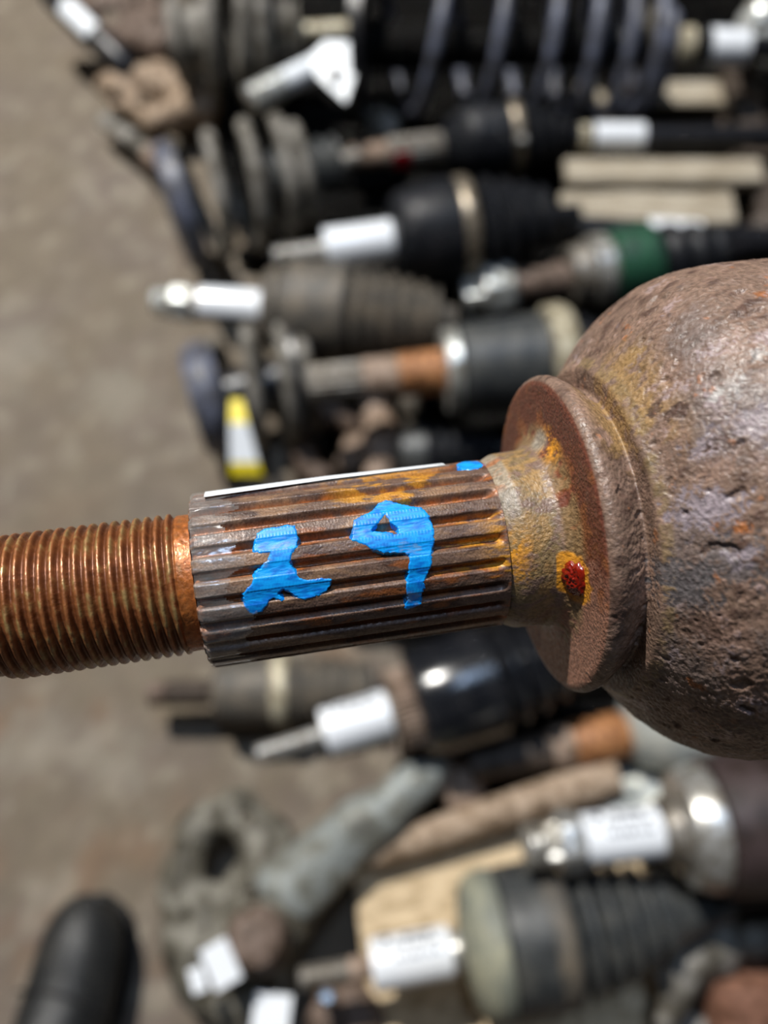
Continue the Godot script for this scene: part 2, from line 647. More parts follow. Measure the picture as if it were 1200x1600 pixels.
func strip_lamp(at: Vector3, energy: float, label: String) -> void:
	var o := Node3D.new()
	o.name = "strip_lamp"
	o.position = at
	o.rotation.y = PI / 2
	add_child(o)
	tag(o, label, "lamp")
	part(o, "housing", slab(Vector3(1.3, 0.06, 0.12), 0.006), M.enamel).position.y = 0.06
	var gm := mat("strip_glow", Color.WHITE, 0.4)
	gm.emission_enabled = true
	gm.emission = Color(0.8, 0.9, 1.0)
	gm.emission_energy_multiplier = 2.0
	part(o, "diffuser", slab(Vector3(1.25, 0.03, 0.1), 0.008), gm).position.y = 0.016
	var l := AreaLight3D.new()
	l.name = "strip_light"
	l.area_size = Vector2(1.25, 0.1)
	l.rotation.x = -PI / 2
	l.position.y = -0.01
	l.light_color = Color(0.74, 0.85, 1.0)
	l.light_energy = energy
	l.shadow_enabled = true
	l.set("area_range", 12.0)
	o.add_child(l)


# A sheet of paper with the given outline, THICK thick, its fan of triangles bulging a little.
func sheet(outline: Array, thick: float) -> ArrayMesh:
	var c := Vector3.ZERO
	for p in outline:
		c += p / outline.size()
	var n: Vector3 = (outline[1] - outline[0]).cross(outline[-1] - outline[0]).normalized()
	if n.y < 0:
		n = -n
	c += n * thick * 4.0
	var st := SurfaceTool.new()
	st.begin(Mesh.PRIMITIVE_TRIANGLES)
	for i in outline.size():
		var a: Vector3 = outline[i]
		var b: Vector3 = outline[(i + 1) % outline.size()]
		for sg in [1.0, -1.0]:
			var d: Vector3 = n * thick * 0.5 * sg
			var t := [c + d, a + d, b + d]
			if ((t[2] - t[0]).cross(t[1] - t[0])).dot(d) < 0:
				t = [t[0], t[2], t[1]]
			for p in t:
				st.set_normal(n * sg)
				st.add_vertex(p)
		var e: Vector3 = (b - a).cross(n).normalized()
		if e.dot(a - c) < 0:
			e = -e
		for p in [a + n * thick * 0.5, b + n * thick * 0.5, b - n * thick * 0.5, a + n * thick * 0.5, b - n * thick * 0.5, a - n * thick * 0.5]:
			st.set_normal(e)
			st.add_vertex(p)
	return st.commit()


# ======================= the axle held up to the lens =======================
# Along its axis x in millimetres: thread, splined shaft (0 to 48.8), neck, flange, bell of the joint. Angle 0 faces +z, 90 degrees +y.
func angles(front: float, back: float) -> PackedFloat32Array:
	var out := PackedFloat32Array()
	var a := -115.0
	while a < 115.0:
		out.append(deg_to_rad(a))
		a += front
	while a < 245.0:
		out.append(deg_to_rad(a))
		a += back
	return out


func spline_radius(s: float, t: float) -> float:
	var w := fposmod(t * 23.0 / TAU + 0.22, 1.0)
	var g := absf(w - 0.5) * 2.0
	var h := smoothstep(0.08, 0.56, g)
	var fade := smoothstep(49.0, 46.6, s)
	var r := 14.38 - 1.3 * (1.0 - h) * fade
	r += 0.012 * sin(s * TAU / 0.52) * smoothstep(0.4, 0.62, g) * smoothstep(1.0, 0.6, g)
	return r - 0.8 * smoothstep(0.9, 0.0, s)


func spline_groove(t: float) -> float:
	var w := fposmod(t * 23.0 / TAU + 0.22, 1.0)
	return 1.0 - smoothstep(0.14, 0.44, absf(w - 0.5) * 2.0)


func metal_grain() -> Array:
	var rough := noise_texture(31, 0.02, 5, [[0.0, grey(0.30)], [0.35, grey(0.5)], [0.55, grey(0.72)], [1.0, grey(0.95)]])
	var relief := noise_texture(32, 0.03, 5, [[0.0, grey(0.0)], [1.0, grey(1.0)]])
	return [rough, relief]


func rusty(called: String, grain: Array, rough: float, metal: float, relief: float, scale: float) -> StandardMaterial3D:
	var m := mat(called, Color.WHITE, rough, metal)
	m.vertex_color_use_as_albedo = true
	m.roughness_texture = grain[0]
	m.roughness_texture_channel = BaseMaterial3D.TEXTURE_CHANNEL_RED
	m.heightmap_enabled = true
	m.heightmap_texture = grain[1]
	m.heightmap_scale = relief
	m.uv1_triplanar = true
	m.uv1_scale = Vector3.ONE * scale
	return m


func held_axle() -> void:
	var o := Node3D.new()
	o.name = numbered("drive_axle")
	add_child(o)
	o.transform = Transform3D(Basis(Vector3(0.983409, -0.068002, -0.168176), Vector3(-0.127065, 0.40344, -0.906141), Vector3(0.129468, 0.912476, 0.388106)), Vector3(-0.030417, 0.668794, -0.045822))
	tag(o, "large rusty brown drive axle end held up close with the number 29 painted in blue", "drive axle")
	var grain := metal_grain()
	var m_spline := rusty("oiled_rusty_steel", grain, 0.72, 0.1, 0.004, 110.0)
	var m_thread := rusty("rusty_thread_steel", grain, 0.6, 0.3, 0.004, 110.0)
	var m_bell := rusty("rusted_casting", grain, 0.72, 0.0, 0.015, 85.0)
	part(o, "splined_shaft", spline_mesh(), m_spline)
	part(o, "threaded_end", stub_thread_mesh(), m_thread, "rusty orange screw thread")
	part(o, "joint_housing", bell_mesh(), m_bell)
	part(o, "rubber_boot", bellows(0.111, 0.16, 0.041, 0.03, 4), M.rubber)
	# paint strokes
	var blue := mat("blue_paint", Color.WHITE, 0.42)
	blue.vertex_color_use_as_albedo = true
	blue.clearcoat_enabled = true
	blue.clearcoat = 0.15
	blue.clearcoat_roughness = 0.2
	part(o, "painted_digit", paint_mesh(PackedVector2Array([Vector2(10.23, 7.08), Vector2(11.77, 7.80), Vector2(15.56, 7.90), Vector2(16.33, 7.50), Vector2(16.69, 5.08), Vector2(16.21, 3.95), Vector2(15.26, 2.90), Vector2(14.96, 1.79), Vector2(15.59, 0.40), Vector2(15.79, -0.60), Vector2(17.02, -1.19), Vector2(19.30, -1.17), Vector2(20.73, -1.54), Vector2(20.61, -2.61), Vector2(19.67, -3.67), Vector2(16.31, -4.40), Vector2(14.77, -3.64), Vector2(13.29, -2.40), Vector2(12.59, -2.81), Vector2(13.29, -3.77), Vector2(12.92, -4.15), Vector2(11.54, -3.51), Vector2(11.02, -3.77), Vector2(9.69, -5.34), Vector2(8.21, -5.57), Vector2(7.48, -4.99), Vector2(6.92, -3.16), Vector2(7.07, -2.01), Vector2(8.71, -0.44), Vector2(9.23, 1.11), Vector2(11.50, 2.59), Vector2(11.96, 3.69), Vector2(10.98, 3.65), Vector2(9.57, 4.01), Vector2(9.37, 5.06), Vector2(10.17, 6.54)]), PackedVector2Array(), 1), blue, "bright blue hand-painted digit 2")
	part(o, "painted_digit", paint_mesh(PackedVector2Array([Vector2(25.26, 7.13), Vector2(28.01, 8.50), Vector2(29.80, 9.93), Vector2(31.06, 10.29), Vector2(33.29, 9.36), Vector2(36.30, 8.05), Vector2(37.06, 6.76), Vector2(37.63, 4.84), Vector2(37.32, 1.45), Vector2(36.59, -0.12), Vector2(36.50, -1.62), Vector2(35.76, -3.06), Vector2(35.00, -4.17), Vector2(35.10, -5.09), Vector2(34.72, -5.97), Vector2(34.31, -8.11), Vector2(31.90, -8.75), Vector2(31.48, -8.24), Vector2(31.99, -6.11), Vector2(31.90, -4.79), Vector2(32.48, -2.08), Vector2(33.02, 0.35), Vector2(31.81, 0.68), Vector2(29.18, 1.03), Vector2(27.47, 1.93), Vector2(26.28, 2.92), Vector2(24.42, 3.85), Vector2(24.50, 4.87), Vector2(24.98, 5.87)]), PackedVector2Array([Vector2(30.36, 7.35), Vector2(28.12, 5.08), Vector2(30.73, 4.63), Vector2(31.13, 3.97), Vector2(31.84, 4.22), Vector2(31.76, 4.75), Vector2(30.92, 5.76)]), 2), blue, "bright blue hand-painted digit 9")
	part(o, "paint_dab", paint_mesh(PackedVector2Array([Vector2(44.39, 18.17), Vector2(46.20, 21.89), Vector2(47.91, 21.88), Vector2(48.79, 18.78), Vector2(48.86, 16.67), Vector2(47.60, 15.36), Vector2(45.95, 15.32), Vector2(44.77, 16.22)]), PackedVector2Array(), 3), blue, "small blue dab of paint by the neck")
	# the white label on the far side of the shaft and the clear tape that holds it
	part(o, "paper_label", sleeve(0.0026, 0.0428, 0.01462, 68.5, 168.0, 0.00012, 6.0), M.paper_blank, "white paper label seen edge-on along the top of the shaft")
	var tape := mat("clear_tape", Color(0.97, 0.97, 0.96, 0.07), 0.16)
	tape.transparency = BaseMaterial3D.TRANSPARENCY_ALPHA
	part(o, "clear_tape", tape_mesh(), tape, "clear glossy tape wrapped round the shaft")
	var wet := mat("wet_rust", s2l(120, 22, 8).linear_to_srgb(), 0.16)
	wet.clearcoat_enabled = true
	wet.clearcoat = 0.8
	wet.clearcoat_roughness = 0.1
	part(o, "rust_blister", blister_mesh(), wet, "glossy dark red rust blister on the flange")


func spline_mesh() -> ArrayMesh:
	var an := angles(0.5, 1.4)
	var nv := an.size()
	var nu := 350
	var v := PackedVector3Array()
	var col := PackedColorArray()
	v.resize(nu * nv)
	col.resize(nu * nv)
	var n1 := noise(41, 0.22, 4)
	var n2 := noise(42, 0.9, 3)
	var n3 := noise(43, 0.09, 3)
	var lum := noise(44, 2.6, 2)
	var crest := s2l(104, 82, 70)
	var dark := s2l(66, 47, 40)
	var tan_c := s2l(134, 104, 80)
	var orange := s2l(158, 92, 46)
	var yellow := s2l(200, 140, 44)
	var steel := s2l(124, 114, 108)
	for i in nu:
		var s := 49.0 * i / (nu - 1.0)
		for j in nv:
			var t := an[j]
			var st := sin(t)
			var ct := cos(t)
			var p := Vector3(s, 14.0 * st, 14.0 * ct)
			var q := Vector3(s * 0.35, p.y * 1.3, p.z * 1.3)
			var a := n1.get_noise_3dv(q)
			var b := n2.get_noise_3dv(q)
			var e := n3.get_noise_3dv(p)
			var f := lum.get_noise_3dv(p)
			var gr := spline_groove(t)
			var r := spline_radius(s, t) + b * 0.045 + f * 0.03 + a * 0.05
			var c := crest.lerp(dark, smoothstep(-0.05, 0.45, a + b * 0.4))
			c = c.lerp(tan_c, smoothstep(0.05, 0.5, -a + e * 0.6 + b * 0.3))
			c = c.lerp(steel, smoothstep(12.0, 2.0, s) * smoothstep(-0.25, 0.25, b) * 0.6 * (1.0 - gr))
			c = c.lerp(orange, clampf(gr * (0.62 + b * 0.9) + smoothstep(0.22, 0.5, a - e * 0.5) * 0.6, 0, 1) * smoothstep(-0.5, -0.05, e + b * 0.4 + 0.12))
			var ring := smoothstep(24.0, 48.0, s) * smoothstep(0.62, 0.1, absf(t + 0.04)) * smoothstep(-0.25, 0.2, b + e)
			c = c.lerp(yellow, clampf(ring * (gr * 1.1 + smoothstep(44.0, 48.0, s) * 0.8), 0, 1))
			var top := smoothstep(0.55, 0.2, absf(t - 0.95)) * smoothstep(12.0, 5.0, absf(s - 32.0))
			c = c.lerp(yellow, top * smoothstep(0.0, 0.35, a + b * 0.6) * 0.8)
			c = c * (1.0 + f * 0.45)
			c.a = 1.0
			v[i * nv + j] = Vector3(s, r * st, r * ct) * 0.001
			col[i * nv + j] = c
	# the turned-in end faces
	return skin(v, nu, nv, true, -1.0, col)


func stub_thread_mesh() -> ArrayMesh:
	var an := angles(1.2, 4.0)
	var nv := an.size()
	var nu := 340
	var v := PackedVector3Array()
	var col := PackedColorArray()
	v.resize(nu * nv)
	col.resize(nu * nv)
	var n1 := noise(51, 0.16, 3)
	var n2 := noise(52, 0.8, 3)
	var root := s2l(104, 60, 34)
	var rust := s2l(148, 92, 54)
	var olive := s2l(150, 122, 78)
	var pale := s2l(170, 150, 122)
	var orange := s2l(164, 96, 46)
	for i in nu:
		var s := -40.0 + 40.05 * i / (nu - 1.0)
		for j in nv:
			var t := an[j]
			var st := sin(t)
			var ct := cos(t)
			var turn := s / 1.74 + t / TAU
			var w := absf(fposmod(turn, 1.0) - 0.5) * 2.0
			var ridge := smoothstep(0.08, 0.85, w)
			var p := Vector3(s * 0.25, 11.0 * st, 11.0 * ct)
			var a := n1.get_noise_3dv(Vector3(floorf(turn) * 3.1, p.y, p.z))
			var b := n2.get_noise_3dv(Vector3(s, p.y, p.z))
			var plain := smoothstep(-3.1, -2.5, s)
			var r := 11.72 - 0.82 * (1.0 - ridge) * (1.0 - plain) - plain * 0.45
			r -= 0.9 * smoothstep(-29.5, -33.0, s) + 1.5 * smoothstep(-38.0, -40.0, s)
			if i == 0 or i == nu - 1:
				r = 0.5 if i == 0 else 13.2
			r += b * 0.06
			var c := root.lerp(rust, clampf(ridge + a * 0.9, 0, 1))
			c = c.lerp(olive, ridge * smoothstep(0.0, 0.35, a + b * 0.35))
			c = c.lerp(pale, ridge * smoothstep(-29.0, -34.0, s) * smoothstep(-0.3, 0.3, b) * 0.8)
			c = c.lerp(orange, plain * (0.8 + b * 0.5))
			c = c * (1.0 + b * 0.4)
			c.a = 1.0
			v[i * nv + j] = Vector3(s, r * st, r * ct) * 0.001
			col[i * nv + j] = c
	return skin(v, nu, nv, true, -1.0, col)


func bell_mesh() -> ArrayMesh:
	# (along, radius, roughness of the casting) with rows every 0.2 mm
	var prof := [[48.7, 12.6, 0.2], [48.9, 13.7, 0.3], [49.3, 14.0, 0.3], [51.4, 15.05, 0.1], [51.9, 15.2, 0.2], [56.2, 15.35, 0.25], [57.6, 15.9, 0.4], [58.7, 17.0, 0.5], [59.3, 18.4, 0.5], [59.5, 20.0, 0.3], [59.6, 26.2, 0.3], [59.9, 27.0, 0.5], [60.5, 27.5, 0.5], [61.3, 27.7, 0.6], [62.2, 27.5, 0.9], [63.2, 26.9, 1.2], [66.4, 24.7, 1.4], [66.9, 24.5, 0.8], [67.0, 24.8, 0.4], [67.1, 28.0, 0.3], [67.3, 28.5, 0.5], [68.0, 29.1, 0.8], [69.2, 30.3, 1.1], [71.2, 32.9, 1.3], [74.0, 36.0, 1.4], [77.5, 39.0, 1.4], [82.0, 41.5, 1.4], [87.0, 42.8, 1.4], [93.0, 43.4, 1.4], [99.0, 43.4, 1.4], [106.0, 43.0, 1.4], [111.0, 42.4, 1.4], [113.0, 41.0, 1.0], [113.2, 20.0, 0.5]]
	var rows := []
	for k in prof.size() - 1:
		var a := Vector2(prof[k][0], prof[k][1])
		var b := Vector2(prof[k + 1][0], prof[k + 1][1])
		var m := maxi(1, int(a.distance_to(b) / (0.2 if a.x < 98 else 0.6)))
		for i in m:
			var u := float(i) / m
			rows.append([lerpf(a.x, b.x, u), lerpf(a.y, b.y, u), lerpf(prof[k][2], prof[k + 1][2], u)])
	var an := angles(0.42, 2.0)
	var nu := rows.size()
	var nv := an.size()
	# round the corners of the profile a little
	for pass_no in 2:
		var soft := rows.duplicate(true)
		for i in range(1, nu - 1):
			soft[i][0] = (rows[i - 1][0] + rows[i][0] * 2 + rows[i + 1][0]) / 4
			soft[i][1] = (rows[i - 1][1] + rows[i][1] * 2 + rows[i + 1][1]) / 4
		rows = soft
	var v := PackedVector3Array()
	var col := PackedColorArray()
	v.resize(nu * nv)
	col.resize(nu * nv)
	var n1 := noise(61, 0.055, 4)
	var n2 := noise(62, 0.3, 4)
	var n3 := noise(63, 0.11, 3)
	var n4 := noise(64, 1.1, 3)
	var pits := noise(65, 0.16, 2)
	var brown := s2l(124, 101, 87)
	var pinkish := s2l(142, 115, 100)
	var dark := s2l(86, 66, 57)
	var lilac := s2l(150, 138, 144)
	var slate := s2l(98, 92, 92)
	var orange := s2l(160, 98, 52)
	var yellow := s2l(206, 140, 44)
	var dust := s2l(148, 118, 76)
	var khaki := s2l(128, 108, 76)
	var face_red := s2l(110, 62, 46)
	var stone := s2l(146, 138, 124)
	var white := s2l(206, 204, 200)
	var clay := s2l(150, 110, 92)
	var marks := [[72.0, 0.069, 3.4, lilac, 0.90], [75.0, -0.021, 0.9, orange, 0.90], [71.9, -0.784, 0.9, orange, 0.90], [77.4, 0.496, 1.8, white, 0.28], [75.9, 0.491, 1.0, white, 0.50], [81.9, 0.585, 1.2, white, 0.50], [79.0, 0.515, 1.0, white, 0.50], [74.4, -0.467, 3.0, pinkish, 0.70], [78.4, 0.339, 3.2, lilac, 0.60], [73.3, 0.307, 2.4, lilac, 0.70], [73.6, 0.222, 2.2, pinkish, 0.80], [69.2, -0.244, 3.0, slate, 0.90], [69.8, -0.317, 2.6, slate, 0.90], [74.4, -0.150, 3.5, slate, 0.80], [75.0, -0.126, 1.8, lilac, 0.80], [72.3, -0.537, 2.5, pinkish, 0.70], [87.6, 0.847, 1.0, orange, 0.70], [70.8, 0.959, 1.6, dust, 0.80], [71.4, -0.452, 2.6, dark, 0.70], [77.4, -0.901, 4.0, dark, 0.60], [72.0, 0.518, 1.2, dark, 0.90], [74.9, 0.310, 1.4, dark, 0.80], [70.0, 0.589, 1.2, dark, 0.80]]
	for i in nu:
		var s: float = rows[i][0]
		var r0: float = rows[i][1]
		var am: float = rows[i][2]
		var ia := rows[maxi(i - 1, 0)] as Array
		var ib := rows[mini(i + 1, nu - 1)] as Array
		var d := Vector2(ib[0] - ia[0], ib[1] - ia[1]).normalized()
		var on_neck := smoothstep(57.6, 56.8, s)
		var on_face := smoothstep(57.0, 58.0, s) * smoothstep(60.0, 59.75, s)
		var on_bell := smoothstep(67.6, 68.4, s)
		for j in nv:
			var t := an[j]
			var st := sin(t)
			var ct := cos(t)
			var p := Vector3(s, r0 * st, r0 * ct)
			var q := Vector3(p.x * 0.55 + p.y * 0.35, p.y * 1.15 - p.x * 0.5, p.z)
			var a := n1.get_noise_3dv(p)
			var b := n2.get_noise_3dv(q)
			var e := n3.get_noise_3dv(p + Vector3(40, 0, 0))
			var f := n4.get_noise_3dv(p)
			var g := pits.get_noise_3dv(q * 1.2)
			var bump := am * (b * 0.13 + f * 0.10 + a * 0.18 * on_bell - smoothstep(0.4, 0.62, g) * 0.3)
			var c := brown.lerp(pinkish, smoothstep(-0.1, 0.4, e + b * 0.3))
			c = c.lerp(dark, smoothstep(0.12, 0.5, b * 0.8 - a * 0.5 + f * 0.3))
			c = c.lerp(slate, smoothstep(0.05, 0.35, a + f * 0.3 - t * 0.08) * 0.5 * on_bell)
			c = c.lerp(lilac, smoothstep(0.32, 0.52, e + f * 0.35) * 0.45 * on_bell)
			c = c.lerp(orange, smoothstep(0.54, 0.64, n3.get_noise_3dv(p * 1.9) + f * 0.2) * 0.5)
			if on_face > 0.0:
				var fc := face_red.lerp(dark, smoothstep(0.1, 0.5, f + b * 0.5) * 0.6)
				fc = fc.lerp(orange, smoothstep(0.05, 0.4, e + b * 0.5 + smoothstep(24.0, 18.0, r0) * 0.2) * 0.5)
				fc = fc.lerp(clay, smoothstep(-0.1, -0.5, t + e * 0.3 + b * 0.2) * 0.85)
				fc = fc.lerp(khaki, smoothstep(20.5, 18.0, r0) * smoothstep(-0.2, 0.2, b + a) * 0.8)
				fc = fc.lerp(yellow, smoothstep(0.35, 0.1, Vector2(t - 0.98, (r0 - 18.4) * 0.11).length()) * smoothstep(-0.3, 0.1, b + f * 0.5))
				fc = fc.lerp(stone, smoothstep(0.22, 0.08, Vector2(t - 1.2, (r0 - 17.4) * 0.09).length()) * 0.9)
				c = c.lerp(fc, on_face)
			if on_neck > 0.0:
				var nc := khaki.lerp(brown, smoothstep(-0.1, 0.35, b + f * 0.3))
				nc = nc.lerp(dust, smoothstep(0.0, 0.4, -b + e + sin(t) * 0.25))
				nc = nc.lerp(dark, smoothstep(0.25, 0.5, f + b * 0.4) * 0.8)
				var cone := smoothstep(51.9, 51.3, s)
				nc = nc.lerp(stone, cone * smoothstep(0.1, 0.5, t) * 0.7)
				nc = nc.lerp(yellow, smoothstep(53.5, 50.5, s + b * 3.0) * smoothstep(0.36, 0.14, absf(t + 0.14) + f * 0.35 + b * 0.25) * smoothstep(-0.2, 0.15, b + f * 0.5 + 0.1))
				nc = nc.lerp(orange, cone * smoothstep(0.35, 0.2, absf(t - 0.95)) * smoothstep(-0.2, 0.2, b) * 0.8)
				c = c.lerp(nc, on_neck)
			# yellow dust lying in the groove and on the shoulder above it
			var dusty := smoothstep(7.0, 2.0, absf(s - 67.5)) * smoothstep(0.5, 0.2, absf(t - 0.75)) * smoothstep(-0.2, 0.25, b + a * 0.6)
			c = c.lerp(dust, dusty * 0.85)
			c = c.lerp(khaki, smoothstep(1.0, 0.4, absf(s - 68.0)) * smoothstep(-0.1, 0.35, b + f * 0.5 + 0.12) * 0.7)
			if s > 56.0 and s < 60.0:
				var k := Vector2((t + 0.40) * r0, ((s - 58.4) * 0.54 + (r0 - 17.0) * 0.84) * 1.1)
				c = c.lerp(yellow, smoothstep(4.7, 3.7, k.length() + b * 1.4))
			# patches of their own: lilac bloom, orange rust spots, white glints painted into the colour
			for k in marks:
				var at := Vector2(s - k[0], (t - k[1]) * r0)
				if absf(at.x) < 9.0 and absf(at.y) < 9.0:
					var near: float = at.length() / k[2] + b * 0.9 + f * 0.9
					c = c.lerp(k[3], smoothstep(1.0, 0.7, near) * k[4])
			c = c * (1.0 + f * 0.7)
			c.a = 1.0
			var r := r0 + bump * d.x
			v[i * nv + j] = Vector3(s - bump * d.y, r * st, r * ct) * 0.001
			col[i * nv + j] = c
	return skin(v, nu, nv, true, -1.0, col)


# A layer of brushed paint on the splines. POLY and HOLE are outlines in (along, round) millimetres.
func paint_mesh(poly: PackedVector2Array, hole: PackedVector2Array, seed_no: int) -> ArrayMesh:
	var lo := poly[0]
	var hi := poly[0]
	for p in poly:
		lo = lo.min(p)
		hi = hi.max(p)
	lo -= Vector2(0.4, 0.4)
	hi += Vector2(0.4, 0.4)
	var step := 0.1
	var nu := int((hi.x - lo.x) / step) + 1
	var nv := int((hi.y - lo.y) / step) + 1
	var v := PackedVector3Array()
	var col := PackedColorArray()
	var keep := PackedByteArray()
	var ragged := noise(70 + seed_no, 1.3, 3)
	var hairs := noise(80 + seed_no, 0.7, 3)
	var deep := s2l(2, 112, 208)
	var bright := s2l(10, 158, 244)
	var thin := s2l(132, 164, 184)
	for i in nu:
		for j in nv:
			var p := lo + Vector2(i, j) * step
			var d := edge_distance(p, poly)
			if hole.size():
				d = minf(d, -edge_distance(p, hole))
			var s := p.x
			var t := p.y / 14.35
			var q := Vector3(p.x, p.y, 0)
			d += ragged.get_noise_3dv(q) * 0.2 + 0.12
			var streak := hairs.get_noise_3d(p.x * 0.6, p.y * 2.6, 4.0)
			var film := smoothstep(-0.12, 0.45, d)
			var under := spline_radius(s, t)
			var r := lerpf(under, 14.38, 0.92 * film) + 0.20 * film - 0.16 + streak * 0.05
			r = maxf(r, under - 0.15 + 0.27 * film)
			v.append(Vector3(s, r * sin(t), r * cos(t)) * 0.001)
			var c := bright.lerp(deep, clampf(0.38 + streak * 1.2 - ragged.get_noise_3dv(q * 0.3) * 0.8, 0, 1))
			c = c.lerp(thin, smoothstep(0.28, 0.55, ragged.get_noise_3dv(q * 0.14 + Vector3(7, 0, 0)) + streak * 0.3) * 0.5)
			c.a = 1.0
			col.append(c)
			keep.append(1 if d > -0.15 else 0)
	return skin(v, nu, nv, false, -1.0, col, PackedVector2Array(), keep)


# Distance in from the outline (negative outside).
func edge_distance(p: Vector2, poly: PackedVector2Array) -> float:
	var best := 1e9
	var k := poly.size()
	for i in k:
		var a := poly[i]
		var ab := poly[(i + 1) % k] - a
		var t := clampf((p - a).dot(ab) / maxf(ab.length_squared(), 1e-9), 0, 1)
		best = minf(best, p.distance_squared_to(a + ab * t))
	return sqrt(best) * (1.0 if Geometry2D.is_point_in_polygon(p, poly) else -1.0)


# Clear tape: round the far side of the shaft, and a wrinkled turn over the end of the splines in front.
func tape_mesh() -> ArrayMesh:
	var v := PackedVector3Array()
	var keep := PackedByteArray()
	var wr := noise(91, 0.45, 3)
	var nu := 130
	var nv := 400
	for i in nu:
		var s := 0.3 + 43.0 * i / (nu - 1.0)
		for j in nv:
			var t := TAU * j / nv
			var a := wrapf(t, -PI, PI)
			var crest := maxf(spline_radius(maxf(s, 1.2), t), 14.05)
			var r := crest + 0.12 + 0.15 * wr.get_noise_3d(s * 0.4, 14 * sin(t), 14 * cos(t))
			r += 0.12 * smoothstep(0.9, 1.6, a) * smoothstep(3.1, 2.6, a)
			v.append(Vector3(s, r * sin(t), r * cos(t)) * 0.001)
			var edge := 6.0 + 2.5 * wr.get_noise_3d(0, 9 * sin(t), 9 * cos(t)) * 2.0
			keep.append(1 if s < edge or a > 1.25 or a < -1.9 else 0)
	return skin(v, nu, nv, true, -1.0, PackedColorArray(), PackedVector2Array(), keep)


func blister_mesh() -> ArrayMesh:
	var v := PackedVector3Array()
	var n := noise(95, 0.9, 2)
	var nu := 20
	var nv := 36
	for i in nu:
		for j in nv:
			var u := i / (nu - 1.0)
			var t := TAU * j / nv
			var rim := 1.0 + 0.25 * n.get_noise_3d(3 * sin(t), 3 * cos(t), 0)
			var y := 2.5 * u * rim * sin(t)
			var z := 2.9 * u * rim * cos(t)
			var h := 1.1 * sqrt(maxf(0.0, 1.0 - u * u)) * (1.0 + 0.35 * n.get_noise_3d(y * 1.6, z * 1.6, 5)) - 0.1
			# laid in the fillet between neck and flange, below the middle
			var rad := 17.0 + y * 0.84 + h * 0.54
			var tt := -0.40 + z / 17.0
			v.append(Vector3(58.4 + y * 0.54 - h * 0.84, rad * sin(tt), rad * cos(tt)) * 0.001)
	return skin(v, nu, nv, true, 1.0)


